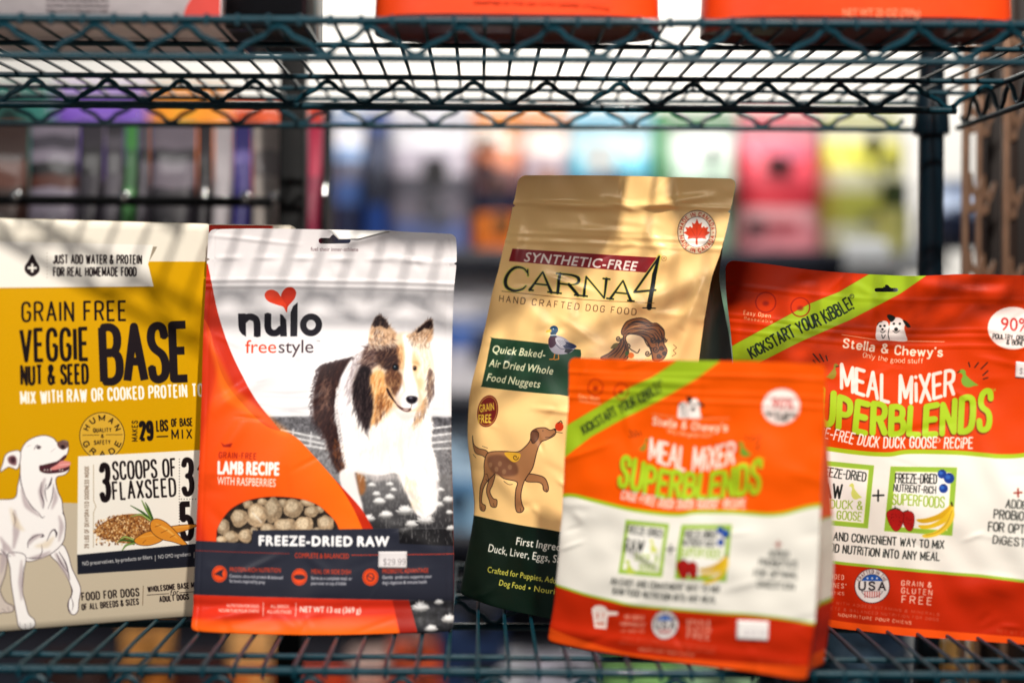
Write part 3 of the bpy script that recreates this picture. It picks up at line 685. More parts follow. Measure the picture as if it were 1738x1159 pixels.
    c.poly(B([(138, 795), (165, 778), (190, 768), (182, 792), (188, 812), (165, 802)]), (52, 40, 50)); c.poly(B([(565, 805), (580, 795), (612, 796), (626, 808), (612, 820), (578, 819)]), (52, 40, 50), smooth=True)
    c.ring(*B(970, 808), 6, 6.4, 1.6, (60, 40, 50)); c.line(B([(955, 800), (985, 816)]), 1.6, (60, 40, 50))
    for t, b in (('PROTEIN-RICH NUTRITION', [(222, 780), (497, 784)]), ('MEAL OR SIDE DISH', [(657, 789), (868, 792)]), ('PROBIOTIC ADVANTAGE', [(1032, 788), (1275, 785)])):
        c.text(t, B(b), 7.2, RD, 'sans', .025)
    for t, b in (('Contains ultra-rich protein & balanced', [(222, 811), (507, 819)]), ('fat levels inspired by prey', [(222, 837), (413, 843)]), ('Serve as a complete meal, or', [(657, 820), (873, 823)]), ('pour-over on top of kibble', [(657, 847), (843, 849)]), ('probiotic supports your', [(1100, 816), (1293, 813)]), ('Gentle', [(1032, 817), (1088, 816)]), ("dog's digestion & immune health", [(1032, 845), (1267, 842)])):
        c.text(t, B(b), 5.4, (226, 224, 230), 'sans', .02)
    # foot: red, orange, dark meadow
    c.poly(B([(-80, 902), (1085, 928), (1240, 932), (1290, 1240), (-80, 1240)]), (206, 46, 24))
    c.grad(B([(-80, 1030), (560, 1030), (1104, 1000), (1132, 1120), (1150, 1240), (-80, 1240)]), (255, 112, 22), (226, 64, 24), 90, soft=4)
    c.poly(B([(1085, 929), (1172, 930), (1250, 1240), (1160, 1240)]), (156, 34, 22))
    c.poly(B([(1172, 930), (1480, 936), (1480, 1240), (1256, 1240)]), (38, 38, 42), grain=.5, gcell=8)
    for x, y, r in [(1232, 972, 54), (1385, 1035, 48), (1290, 1082, 40), (1330, 945, 30)]: dandelion(c, *B(x, y), r * .3, R)
    WT = (248, 236, 228)
    c.text('NUTRITION FOR DOGS', B([(208, 967), (383, 969)]), 5, WT, 'sans', .012); c.text('NOURRITURE POUR CHIENS', B([(165, 992), (384, 994)]), 5, WT, 'sans', .012)
    c.text('ALL BREEDS', B([(443, 969), (540, 970)]), 5, WT, 'sans', .012); c.text('ALL LIFE STAGES', B([(426, 997), (555, 998)]), 5, WT, 'sans', .012)
    c.line(B([(405, 942), (405, 1010)]), .9, WT); c.line(B([(578, 944), (578, 1012)]), .9, WT)
    c.text('NET WT 13 oz (369 g)', B([(597, 990), (922, 996)]), 9.4, WT, 'sans', .02)
    c.text('GRAIN-FREE', B([(163, 178), (362, 186)]), 9.6, (166, 34, 18), 'cond', .17); c.poly(B([(170, 95), (190, 110), (235, 100), (225, 122), (185, 120)]), (150, 30, 20), soft=1)
    c.text('LAMB RECIPE', B([(152, 262), (486, 270)]), 20.5, (250, 244, 240), 'sans', .055); c.text('WITH RASPBERRIES', B([(152, 319), (468, 332)]), 13, (250, 240, 234), 'sans', .012)

def dogart(c, D, R):
    """the sheepdog on the white pouch: patches of colour and combed hair, as printed"""
    def fur(pts, n, L, ang, cols, w=1.1, spread=22, a=.9, bend=.1):
        P = np.asarray(pts, float); x0, y0 = P.min(0); x1, y1 = P.max(0); out = {k: [] for k in range(len(cols))}
        k = 0; t = 0; n = int(n * 1.7); w = w * .74; a = a * .85
        while k < n and t < n * 8:
            t += 1; x, y = R.uniform(x0, x1), R.uniform(y0, y1)
            ins = False; j = len(P) - 1
            for i in range(len(P)):
                if (P[i, 1] > y) != (P[j, 1] > y) and x < (P[j, 0] - P[i, 0]) * (y - P[i, 1]) / (P[j, 1] - P[i, 1]) + P[i, 0]: ins = not ins
                j = i
            if not ins: continue
            an = math.radians((ang(x, y) if callable(ang) else ang) + R.gauss(0, spread * .5)); l = L * R.uniform(.5, 1.2)
            p = D(x, y); q = D(x + l * math.cos(an), y + l * math.sin(an)); out[R.randrange(len(cols))].append((*p, *q, R.uniform(-bend, bend))); k += 1
        for k, s in out.items(): c.hairs(s, cols[k], w, a)
    BL, BR, TN, CR_, WH = (34, 24, 26), (84, 54, 44), (196, 128, 70), (238, 206, 168), (250, 246, 243)
    hind = [(110, 400), (135, 350), (200, 330), (280, 310), (320, 300), (300, 420), (280, 560), (270, 700), (285, 800), (270, 870), (225, 882), (185, 820), (150, 700), (100, 620), (90, 520)]
    c.poly(D(hind), (56, 40, 40), smooth=True, soft=2.6)
    fur(hind, 420, 38, 110, [BL, (70, 48, 44), (96, 66, 56), (48, 34, 34)], 1.2, 30)
    fur([(150, 400), (190, 420), (175, 560), (130, 560), (120, 470)], 70, 34, 115, [(150, 110, 92), (176, 140, 120)], .9, 30, .6)
    hip = [(190, 700), (262, 740), (282, 830), (262, 875), (222, 876), (190, 800)]
    fur(hip, 110, 26, 80, [(110, 66, 40), (150, 92, 54), (72, 44, 34)], 1.1)
    # hind leg and forelegs
    c.poly(D([(225, 870), (285, 850), (300, 900), (320, 980), (335, 1040), (330, 1080), (250, 1000), (230, 940)]), (228, 222, 220), smooth=True, soft=1.8)
    c.poly(D([(305, 868), (330, 862), (345, 900), (348, 960), (325, 985), (312, 930)]), (150, 100, 62), smooth=True, soft=2.6)
    chest = [(300, 300), (240, 380), (215, 460), (210, 560), (225, 660), (240, 760), (262, 850), (330, 880), (420, 890), (500, 880), (540, 960), (570, 1020), (600, 1080), (650, 1090), (700, 1040), (700, 900), (685, 800), (665, 720), (672, 620), (670, 540), (640, 470), (560, 420), (450, 420), (380, 330)]
    c.poly(D(chest), (246, 242, 240), smooth=True, soft=1.8)
    def fall(x, y): return 90 + (x - 440) * -.06
    fur(chest, 520, 60, fall, [WH, (232, 226, 224), (240, 236, 234), (216, 206, 202)], 1.3, 26, .75)
    fur([(300, 600), (420, 620), (540, 700), (560, 900), (400, 860), (300, 800)], 90, 60, 95, [(232, 212, 190), (222, 214, 210)], 1.2, 24, .6)
    fur([(530, 880), (590, 900), (620, 1040), (570, 1040)], 60, 50, 85, [(226, 196, 150), (236, 220, 200)], 1.2, 20, .7)
    fur(chest[0:6] + [(260, 560), (300, 420)], 120, 50, 110, [(206, 204, 214), WH, (190, 186, 196)], 1.1, 22, .8)
    # ruff and head, worked from the back forwards
    head = [(340, 300), (380, 240), (430, 205), (500, 190), (560, 190), (640, 230), (672, 300), (682, 400), (665, 500), (625, 560), (560, 580), (500, 560), (440, 620), (370, 640), (320, 580), (290, 500), (285, 420), (310, 350)]
    c.poly(D(head), (232, 206, 176), smooth=True, soft=4)
    fur([(300, 290), (350, 270), (330, 360), (290, 480), (262, 540), (255, 440)], 120, 60, 112, [(232, 224, 224), (200, 192, 198), (150, 134, 134)], 1.2, 20)
    top = [(345, 262), (400, 230), (470, 236), (512, 262), (500, 320), (450, 330), (400, 350), (350, 380), (325, 340)]
    c.poly(D(top), (98, 76, 72), smooth=True, soft=3); fur(top, 170, 40, 150, [(36, 26, 30), (64, 48, 50), (190, 166, 150), (128, 98, 84)], 1.1, 30)
    lock = [(300, 400), (330, 350), (372, 366), (388, 440), (398, 520), (382, 600), (352, 662), (322, 610), (298, 550), (284, 480)]
    c.poly(D(lock), (36, 28, 31), smooth=True, soft=3); fur(lock, 240, 60, 100, [BL, (44, 35, 38), (92, 76, 74), (28, 22, 26)], 1.2, 20)
    cheek = [(372, 400), (420, 372), (452, 410), (470, 470), (488, 520), (462, 556), (430, 560), (398, 620), (376, 640), (392, 540), (378, 460)]
    c.poly(D(cheek), (228, 172, 112), smooth=True, soft=3.2); fur(cheek, 170, 44, 104, [TN, (240, 196, 140), (176, 112, 62), (246, 216, 176)], 1.0, 18)
    fur([(410, 480), (450, 470), (476, 530), (440, 590), (396, 640), (400, 560)], 70, 40, 108, [(112, 66, 40), (176, 108, 56), (84, 52, 40)], 1.0, 18)
    brow = [(408, 262), (470, 246), (512, 268), (522, 320), (508, 372), (470, 380), (430, 356), (404, 318)]
    c.poly(D(brow), (58, 42, 42), smooth=True, soft=3); fur(brow, 120, 30, 130, [(34, 24, 28), (84, 60, 52), (150, 112, 86)], .9, 34, .8)
    c.poly(D([(450, 376), (500, 372), (524, 396), (528, 440), (512, 486), (490, 498), (468, 456), (446, 430)]), (96, 64, 50), smooth=True, soft=3.4)
    fur([(446, 376), (505, 372), (524, 430), (500, 496), (462, 456)], 90, 24, 105, [(52, 34, 32), (150, 104, 70), (206, 160, 112)], .9, 24, .75)
    c.poly(D([(506, 250), (530, 244), (540, 300), (534, 352), (518, 362), (508, 310)]), (232, 176, 122), smooth=True, soft=3.5, a=.85); fur([(500, 246), (534, 244), (540, 352), (512, 362)], 50, 24, 96, [(246, 206, 160), (190, 126, 80), (120, 84, 66)], .9, 14, .7)
    # neck below the jaw
    fur([(430, 590), (520, 570), (600, 570), (645, 560), (625, 700), (450, 720)], 240, 60, 92, [WH, (236, 228, 222), (246, 232, 216)], 1.3, 16)
    # right side of the face: cream with tan touches and a dark outer edge
    rt = [(580, 226), (650, 250), (672, 320), (676, 420), (656, 490), (622, 520), (606, 460), (606, 400), (590, 330)]
    c.poly(D(rt), (248, 230, 206), smooth=True, soft=4); fur(rt, 150, 36, 82, [(250, 236, 216), (240, 206, 160), (250, 244, 238)], 1.0, 20)
    c.poly(D([(574, 286), (596, 300), (612, 340), (606, 382), (584, 384), (574, 340)]), (238, 196, 146), smooth=True, soft=4, a=.75)
    c.poly(D([(598, 416), (622, 410), (632, 440), (620, 470), (600, 458)]), (236, 190, 140), smooth=True, soft=4, a=.7)
    fur([(660, 340), (682, 380), (688, 460), (662, 520), (650, 450)], 90, 44, 100, [(54, 42, 48), (96, 74, 70), (160, 130, 110)], 1., 16)
    fur([(640, 500), (662, 520), (630, 600), (585, 630), (590, 580), (620, 540)], 70, 44, 106, [(90, 66, 60), (226, 176, 120), (190, 150, 116)], 1., 18)
    # white blaze and muzzle
    blaze = [(530, 196), (566, 196), (578, 250), (574, 320), (580, 390), (598, 440), (612, 490), (608, 536), (582, 562), (548, 566), (516, 548), (500, 520), (506, 490), (524, 446), (536, 380), (542, 300), (536, 240)]
    c.poly(D(blaze), (250, 247, 245), smooth=True, soft=2.6)
    fur(blaze, 70, 16, 95, [(255, 252, 250), (238, 230, 226)], .8, 14, .5)
    # ears
    for P, tip in (([(366, 240), (368, 180), (385, 130), (412, 100), (440, 120), (470, 160), (498, 190), (480, 240), (420, 250)], [(378, 150), (392, 118), (412, 100), (440, 118), (462, 152), (452, 168), (420, 150), (392, 160)]),
                   ([(545, 205), (580, 185), (620, 150), (668, 118), (678, 150), (676, 210), (650, 240), (600, 230)], [(590, 182), (625, 150), (668, 118), (678, 160), (665, 168), (636, 164), (606, 186)])):
        c.poly(D(P), (212, 172, 136), smooth=True, soft=1.8); c.poly(D(tip), (40, 28, 30), soft=.6)
        fur(P, 80, 26, -70, [(236, 210, 184), (150, 108, 80), (90, 62, 52)], .9, 40, .8); fur(tip, 46, 20, -75, [(28, 20, 22), (56, 40, 40)], 1, 24)
    fur([(372, 215), (400, 180), (440, 200), (430, 235), (380, 240)], 40, 26, -80, [(60, 42, 40), (244, 226, 206)], .9, 30)
    for P, an in (([(360, 215), (470, 200), (500, 250), (360, 262)], 60), ([(560, 190), (650, 200), (668, 250), (580, 246)], 100)):      # hair over the ear roots
        fur(P, 110, 34, an, [(60, 46, 46), (226, 196, 168), (150, 116, 92), (244, 226, 206)], 1.0, 50, .75)
    c.line(D([(508, 480), (500, 508), (512, 540)]), 4, (206, 186, 176), smooth=True, soft=2, a=.7); c.line(D([(606, 470), (614, 500), (606, 532)]), 3, (214, 190, 172), smooth=True, soft=2, a=.6)
    # soft modelling of the head and chest
    for q, w, col, a in [([(540, 470), (510, 520), (520, 560)], 9, (214, 190, 176), .6), ([(600, 450), (618, 500), (606, 540)], 7, (226, 196, 166), .7), ([(560, 420), (572, 460), (572, 490)], 5, (226, 214, 206), .6), ([(470, 330), (500, 320), (520, 335)], 5, (60, 38, 34), .7),
                         ([(575, 330), (600, 335), (618, 352)], 4, (190, 128, 80), .7), ([(500, 390), (530, 430), (540, 480)], 6, (196, 140, 96), .45), ([(480, 560), (540, 600), (600, 590)], 14, (214, 202, 196), .7), ([(420, 640), (440, 740), (420, 860)], 16, (226, 220, 216), .6),
                         ([(600, 640), (640, 760), (650, 900)], 14, (228, 222, 220), .6), ([(520, 640), (520, 760), (540, 860)], 10, (222, 212, 204), .5), ([(300, 860), (400, 900), (520, 890)], 12, (200, 192, 190), .6), ([(560, 960), (600, 1040), (640, 1080)], 9, (214, 204, 196), .6), ([(690, 780), (702, 900), (696, 1020)], 8, (206, 200, 200), .6)]:
        c.line(D(q), w, col, smooth=True, soft=3, a=a, taper=(.2, .2))
    c.oval(*D(494, 358), 5.4, 5.2, (30, 20, 20), soft=1); c.oval(*D(494, 358), 3.7, 3.8, (20, 30, 38), soft=.4); c.oval(*D(491, 353), 1.0, .9, (225, 232, 240)); c.line(D([(476, 350), (490, 342), (512, 350)]), 1.2, (20, 14, 16), smooth=True, taper=(.4, .4))
    c.oval(*D(589, 362), 3.3, 3.8, (70, 44, 32), soft=.8); c.oval(*D(589, 362), 2.2, 2.7, (20, 14, 16)); c.oval(*D(587, 359), .8, .7, (235, 235, 240)); c.line(D([(577, 354), (588, 348), (602, 355)]), 1, (90, 56, 40), smooth=True, taper=(.4, .4))
    c.poly(D([(546, 508), (558, 498), (580, 497), (600, 503), (602, 518), (588, 534), (566, 536), (550, 524)]), (38, 33, 40), smooth=True, soft=.8)
    c.oval(*D(570, 506), 3.2, 1.3, (140, 138, 150), soft=.8); c.oval(*D(560, 520), 1.6, 1.7, (10, 8, 12)); c.oval(*D(588, 521), 1.6, 1.7, (10, 8, 12))
    c.line(D([(453, 462), (470, 498), (496, 532)]), 2.6, (44, 28, 30), smooth=True, taper=(1, .8), soft=.4); c.poly(D([(490, 524), (512, 546), (540, 558), (566, 558), (572, 566), (556, 576), (530, 570), (506, 552)]), (86, 58, 56), smooth=True, soft=.5); c.line(D([(574, 536), (572, 552), (562, 566)]), 1, (90, 66, 64), smooth=True)
    c.line(D([(455, 466), (466, 490), (484, 516)]), 4.4, (40, 26, 30), smooth=True, taper=(.8, .4), soft=.6)
    c.poly(D([(530, 560), (548, 563), (562, 561), (555, 569), (540, 569)]), (214, 190, 180), smooth=True, soft=.5)
    for k in range(5): c.line(D([(540 + k * 3, 520 + k * 4), (525 - k * 4, 524 + k * 7)]), .4, (120, 100, 96), a=.5)

    # soft outer hair, then a slight photographic softness over the whole picture area
    edge = []
    for P, out in (([(290, 308), (200, 328), (135, 350), (108, 400), (88, 520), (98, 620), (150, 704)], (-1, -.2)), ([(215, 460), (208, 560), (222, 660), (240, 760), (262, 850)], (-.6, .5)), ([(672, 620), (665, 720), (685, 800), (700, 900)], (.8, .5))):
        Q = cr(P, 8)
        for x, y in Q[::1]:
            for _ in range(3): edge.append((*D(x + R.uniform(-5, 5), y + R.uniform(-5, 5)), *D(x + out[0] * R.uniform(8, 22), y + out[1] * 10 + R.uniform(4, 26)), .1))
    n1 = len(cr([(0, 0)] * 7, 8)) * 3; c.hairs(edge[:n1], (52, 38, 40), 1.1, .8); c.hairs(edge[n1:], (248, 245, 243), 1.2, .85)
    a, b = c.P([D(60, 60), D(800, 1120)]); X0, X1 = int(min(a[0], b[0])), int(min(c.w, max(a[0], b[0]))); Y0, Y1 = int(max(0, min(a[1], b[1]))), int(max(a[1], b[1]))
    r = c.im[Y0:Y1, X0:X1]; h, w = r.shape[:2]; yy, xx = np.mgrid[0:h, 0:w]; sm = np.stack([blur(r[..., k], 1) for k in range(3)], -1)
    mott = 1 + (.14 * (fnoise(h, w, 30, 4, 2)[..., None] - .5) + .10 * (fnoise(h, w, 7, 5, 2)[..., None] - .5)) * np.clip((.97 - sm.max(-1, keepdims=True)) * 5, 0, 1) * (sm.max(-1, keepdims=True) < .86)
    fade = (smooth01(np.minimum(np.minimum(xx, w - xx), np.minimum(yy, h - yy)) / 30.))[..., None]
    g = np.clip((sm - .5) * 1.10 + .5, 0, 1) * mott; c.im[Y0:Y1, X0:X1] = r * (1 - fade) + np.clip(g, 0, 1) * fade

def art_carna(c):
    A = Z(780, 280, .3451); B = Z(770, 640, .3795); E = Z(960, 530, .17261); K = (20, 26, 28); R = random.Random(9)
    c.poly(B([(-40, 612), (95, 622), (465, 680), (1400, 830), (1400, 1500), (-60, 1500)]), (7, 27, 17))
    c.poly(A([(250, 410), (978, 455), (985, 452), (908, 528), (232, 472)]), (138, 28, 34))
    c.text('SYNTHETIC-FREE', A([(302, 472), (858, 519)]), 15.5, (246, 234, 222), 'sans', .03, slant=.2, gap=3)
    L = [(212, 606), (400, 634), (600, 656), (838, 670)]
    for col, w, ol in ((K, .13, ((228, 214, 96), 2, .9)),):
        CP = [(326, 530), (306, 508), (270, 503), (232, 528), (214, 566), (224, 600), (262, 618), (300, 610), (318, 594)]
        Q = cr(A(CP), 6); ww = np.interp(np.linspace(0, 1, len(Q)), [0, .12, .5, .85, 1], [2.2, 2.6, 6.4, 3, 1.6])
        c.put(c.cover(stroke_polys(Q, ww + 3.2)), (226, 212, 96)); c.line(A([(326, 512), (328, 545)]), 5, (226, 212, 96))
        c.text('ARNA', A([(336, 614), (836, 668)]), 33, (226, 212, 96), 'serif', .225, nib=(.45, 20), serif=1.2, gap=1.7)
        c.put(c.cover(stroke_polys(Q, ww)), K); c.line(A([(326, 514), (328, 543)]), 2.2, K)
        c.text('ARNA', A([(336, 614), (836, 668)]), 33, col, 'serif', .15, nib=(.25, 20), serif=1.1, gap=1.7)
    four = [[(975, 450), (850, 624), (955, 614)], [(975, 450), (948, 540), (925, 702)]]
    for q, w in ((four[0], 5.5), (four[1], 8.5)): c.line(A(q), w, (226, 210, 90))
    c.line(A(four[0]), 3.6, K); c.line(A(four[1]), [3.6, 7, 8], K); c.line(A([(895, 702), (955, 704)]), 2, K)
    c.ring(*A(1000, 459), 4, 4.2, .7, (150, 110, 50)); c.text('R', A([(996, 464), (1004, 464)]), 3.4, (150, 110, 50), 'cond', .16)
    c.line(A([(198, 620), (590, 660), (950, 679)]), 1, (120, 84, 40), smooth=True)
    c.text('HAND CRAFTED DOG FOOD', A([(186, 671), (520, 706), (860, 738)]), 10.6, (92, 56, 32), 'hand', .11, gap=4.6)
    # maple seal
    cx, cy = A(1157, 327); u = (.05, .999)
    c.oval(cx, cy, 33.5, 37.5, (60, 34, 28)); c.oval(cx, cy, 32.4, 36.4, (238, 214, 176)); c.oval(cx, cy, 23.6, 26.6, (60, 34, 28)); c.oval(cx, cy, 22.8, 25.8, (246, 238, 226))
    def arc(r, a0, a1): return [(cx + r * math.cos(math.radians(t)), cy + r * 1.12 * math.sin(math.radians(t))) for t in np.linspace(a0, a1, 16)]
    c.text('MADE IN CANADA', arc(24.5, 188, 352), 6.4, (188, 48, 24), 'cond', .18, gap=4); c.text('MADE IN CANADA', arc(31, 168, 12), 6.4, (188, 48, 24), 'cond', .18, gap=4)
    c.oval(cx - 28, cy, 1.2, 1.2, (188, 48, 24)); c.oval(cx + 28, cy + 1, 1.2, 1.2, (188, 48, 24))
    ml = [(0, 1), (.12, .66), (.2, .62), (.36, .72), (.3, .4), (.36, .34), (.5, .46), (.58, .34), (.84, .4), (.72, .18), (.76, .08), (.98, .02), (.62, -.22), (.62, -.32), (.68, -.46), (.3, -.4), (.06, -.42), (.06, -.86)]
    ml = ml + [(-x, y) for x, y in ml[::-1]][:-1]
    c.poly([(cx + x * 24, cy + 1 - y * 24) for x, y in ml], (214, 60, 20))
    for x in (-.5, .5, 0): c.line([(cx, cy + 12), (cx + x * 18, cy - 8 + abs(x) * 8)], .6, (150, 34, 12))
    # label
    c.poly(cr(A([(145, 856), (160, 851), (430, 880), (560, 905), (600, 930), (560, 1120), (500, 1129), (300, 1112), (115, 1092), (104, 1080), (122, 970)]), 3, True), (30, 66, 44))
    LT = (240, 238, 196)
    c.text('Quick Baked-', A([(146, 922), (422, 950)]), 12.6, LT, 'sans', .025, slant=.15); c.text('Air Dried Whole', A([(133, 990), (464, 1031)]), 12.6, LT, 'sans', .025, slant=.15); c.text('Food Nuggets', A([(121, 1060), (404, 1096)]), 12.6, LT, 'sans', .025, slant=.15)
    # duck
    for q in ([(470, 925), (466, 955), (445, 956)], [(486, 925), (490, 955), (470, 958)]): c.line(A(q), 1.8, (214, 130, 40))
    c.poly(A([(440, 846), (470, 838), (510, 850), (545, 878), (572, 892), (560, 910), (540, 925), (500, 932), (462, 925), (438, 890)]), (176, 172, 184), smooth=True)
    c.poly(A([(438, 850), (460, 842), (478, 850), (470, 885), (448, 900), (436, 880)]), (74, 44, 62), smooth=True)
    c.poly(A([(500, 870), (545, 876), (574, 893), (548, 905), (515, 900)]), (34, 44, 84), smooth=True); c.poly(A([(520, 905), (560, 908), (535, 928), (515, 920)]), (28, 30, 40))
    c.poly(A([(470, 850), (505, 856), (520, 880), (500, 890), (475, 878)]), (206, 204, 212), smooth=True); c.line(A([(470, 880), (500, 905), (540, 900)]), 1.2, (90, 90, 110), smooth=True)
    for k in range(5): c.line(A([(478 + k * 8, 862), (496 + k * 8, 886)]), .7, (120, 116, 130))
    c.oval(*A(458, 812), 7.2, 7.6, (28, 70, 104)); c.poly(A([(444, 824), (470, 822), (474, 842), (442, 846)]), (30, 62, 84)); c.line(A([(443, 838), (474, 836)]), 1.2, (236, 232, 226))
    c.poly(A([(445, 806), (422, 816), (420, 824), (447, 822)]), (222, 178, 50)); c.oval(*A(455, 806), .9, .9, (240, 240, 230))
    # woman's wind-blown hair
    BRN = (134, 82, 44); INK = (36, 22, 22)
    c.poly(E([(590, 215), (660, 200), (740, 230), (800, 330), (830, 400), (800, 440), (700, 480), (640, 400), (610, 310)]), (244, 214, 166), smooth=True)
    hair = [(540, 210), (545, 160), (590, 90), (680, 58), (760, 62), (830, 105), (880, 108), (940, 160), (955, 210), (950, 300), (985, 380), (950, 460), (860, 470), (830, 360), (770, 260), (700, 222), (610, 216), (580, 260), (610, 340), (600, 460), (440, 470), (350, 450), (430, 400), (510, 320), (560, 240)]
    c.poly(E(hair), BRN, smooth=True); P = cr(E(hair), 6, True); c.put(c.cover(stroke_polys(np.vstack([P, P[:1]]), 1.5)), INK)
    for q in [[(550, 200), (640, 120), (760, 140), (880, 130), (945, 180)], [(556, 215), (640, 160), (760, 170), (860, 170), (930, 260)], [(570, 215), (660, 190), (780, 190), (860, 240), (880, 330)], [(590, 210), (700, 205), (800, 230), (850, 300)], [(560, 170), (660, 90), (770, 100), (830, 120)], [(600, 120), (700, 95), (800, 130)], [(720, 225), (790, 290), (830, 380), (850, 470)], [(750, 240), (800, 330), (860, 360)], [(560, 250), (560, 330), (480, 440)], [(575, 280), (580, 360), (530, 450)], [(590, 320), (600, 400), (570, 460)], [(545, 290), (500, 380), (420, 440)], [(900, 160), (930, 220), (930, 300)], [(860, 200), (900, 260), (900, 340)]]:
        c.line(E(q), 1.9, INK, smooth=True, taper=(.4, .5))
    for q in [[(600, 170), (700, 130), (800, 150)], [(620, 200), (740, 175), (840, 210)], [(570, 350), (540, 420)]]: c.line(E(q), 1.6, (206, 146, 84), smooth=True, taper=(.3, .3))
    for x, y, r in [(512, 258, 26), (848, 272, 30), (900, 280, 22), (955, 270, 26), (875, 365, 32), (930, 350, 24), (800, 405, 28), (960, 400, 22), (910, 430, 24)]:
        t = np.linspace(0, 9, 20); c.line([E(x + r * (1 - k / 11) * math.cos(k), y + r * 1.1 * (1 - k / 11) * math.sin(k)) for k in t], 1.7, INK)
    c.poly(E([(440, 355), (470, 310), (515, 305), (490, 350)]), (110, 100, 50), smooth=True); c.oval(*E(640, 425), 5, 5, (222, 110, 40)); c.oval(*E(600, 405), 3, 4, (54, 84, 44))
    c.line(E([(612, 310), (628, 330), (622, 350), (640, 368), (660, 380), (700, 400), (722, 365)]), 1.5, INK, smooth=True)
    c.text('RAW', [(1143, 650), (1147, 585)], 7, (70, 44, 30), 'hand', .12)
    # grain-free medal
    c.oval(*B(155, 152), 19, 27, (120, 26, 24), rot=8); e = ell(*B(155, 152), 16.6, 24.4, 40, rot=8); c.put(c.cover(stroke_polys(np.vstack([e, e[:1]]), .8, None, 'b')), (224, 190, 90))
    c.text('GRAIN', B([(117, 158), (188, 146)]), 12.5, (244, 214, 70), 'sans', .02); c.text('FREE', B([(112, 205), (174, 203)]), 14, (244, 214, 70), 'sans', .02)
    # brown dog sniffing a tomato
    DB = (168, 116, 74)
    for P in ([(82, 262), (90, 300), (118, 318), (150, 325), (168, 345), (160, 365), (135, 350), (98, 338), (84, 300)],):
        Q = cr(B(P), 5, True); c.put(c.cover([Q]), DB); c.put(c.cover(stroke_polys(np.vstack([Q, Q[:1]]), 1.2)), INK)
    for P in ([(180, 430), (198, 435), (180, 480), (165, 510), (180, 540), (200, 548), (196, 578), (170, 576), (160, 550), (148, 515), (155, 480)], [(345, 430), (400, 436), (428, 452), (442, 490), (436, 508), (420, 500), (415, 478), (395, 466), (340, 462)],
              [(155, 345), (180, 332), (240, 330), (300, 332), (335, 310), (358, 280), (362, 245), (385, 228), (420, 225), (445, 236), (466, 230), (470, 246), (460, 262), (430, 278), (405, 290), (390, 330), (372, 400), (345, 440), (328, 470), (318, 520), (322, 565), (330, 585), (318, 600), (296, 596), (290, 560), (295, 500), (298, 465), (240, 450), (205, 425), (185, 440), (150, 470), (128, 510), (120, 560), (140, 575), (134, 598), (112, 590), (110, 540), (118, 490), (140, 440), (142, 390)]):
        Q = cr(B(P), 5, True); c.put(c.cover([Q]), DB); c.put(c.cover(stroke_polys(np.vstack([Q, Q[:1]]), 1.3)), INK)
    c.poly(B([(160, 360), (220, 345), (290, 380), (300, 430), (240, 440), (180, 420)]), (112, 72, 50), smooth=True, soft=3)
    for x, y in ((175, 390), (205, 410), (240, 420), (265, 400), (220, 385)): c.oval(*B(x, y), 3.5, 4.5, (140, 100, 70), soft=1)
    c.poly(B([(240, 336), (310, 338), (308, 365), (285, 378), (262, 366)]), (226, 172, 50), smooth=True); c.line([B(290 + 14 * (1 - k / 9) * math.cos(k), 356 + 14 * (1 - k / 9) * math.sin(k)) for k in np.linspace(0, 7, 16)], 1, INK)
    c.poly(B([(365, 240), (385, 232), (392, 260), (380, 290), (366, 294), (360, 270)]), (104, 64, 42), smooth=True); c.line(B([(365, 240), (392, 245), (390, 275), (372, 294), (361, 275)]), 1, INK, smooth=True)
    c.oval(*B(466, 233), 1.8, 1.8, INK); c.line(B([(425, 268), (445, 266), (464, 250)]), .9, INK, smooth=True); c.oval(*B(412, 238), 1, .8, INK)
    c.line(B([(240, 462), (262, 476), (280, 476)]), .8, INK, smooth=True); c.line(B([(148, 455), (160, 465), (158, 435), (148, 432)]), .8, INK, smooth=True)
    for x, y in ((118, 580), (182, 562), (312, 582), (432, 496)): c.line(B([(x, y), (x + 4, y + 14)]), .8, INK)
    c.oval(*B(486, 220), 7.4, 7.6, (214, 60, 24)); c.line(B([(480, 204), (494, 194), (500, 204)]), 1.4, (30, 40, 24)); c.line(B([(470, 244), (500, 248)]), .9, INK)
    for q in ([(82, 345), (100, 360)], [(135, 308), (160, 316)]): c.line(B(q), .7, INK)
    WT = (244, 240, 228); YL = (222, 210, 84)
    c.text('First Ingredients:', B([(293, 742), (593, 784)]), 12.6, WT, 'sans', .022); c.text('Duck, Liver, Eggs, Salmon,', B([(157, 776), (590, 838)]), 12.6, WT, 'sans', .018)
    c.text('Crafted for Puppies, Adult &', B([(161, 866), (526, 919)]), 9.4, YL, 'sans', .018); c.text('Dog Food', B([(218, 922), (340, 943)]), 9.4, YL, 'sans', .018)
    c.oval(*B(360, 934), 1.9, 1.9, YL); c.text('Nourishing', B([(378, 947), (560, 970)]), 9.4, YL, 'sans', .018)

def pawduck(c, f, flip, col, W=None):
    p = [(0, 18), (8, 8), (20, 0), (34, 2), (42, 14), (44, 34), (62, 56), (92, 84), (110, 98), (84, 104), (62, 112), (40, 108), (24, 92), (18, 66), (26, 40), (18, 24)]
    return c.poly([f((110 - x) if flip else x, y) for x, y in p], col, smooth=True)

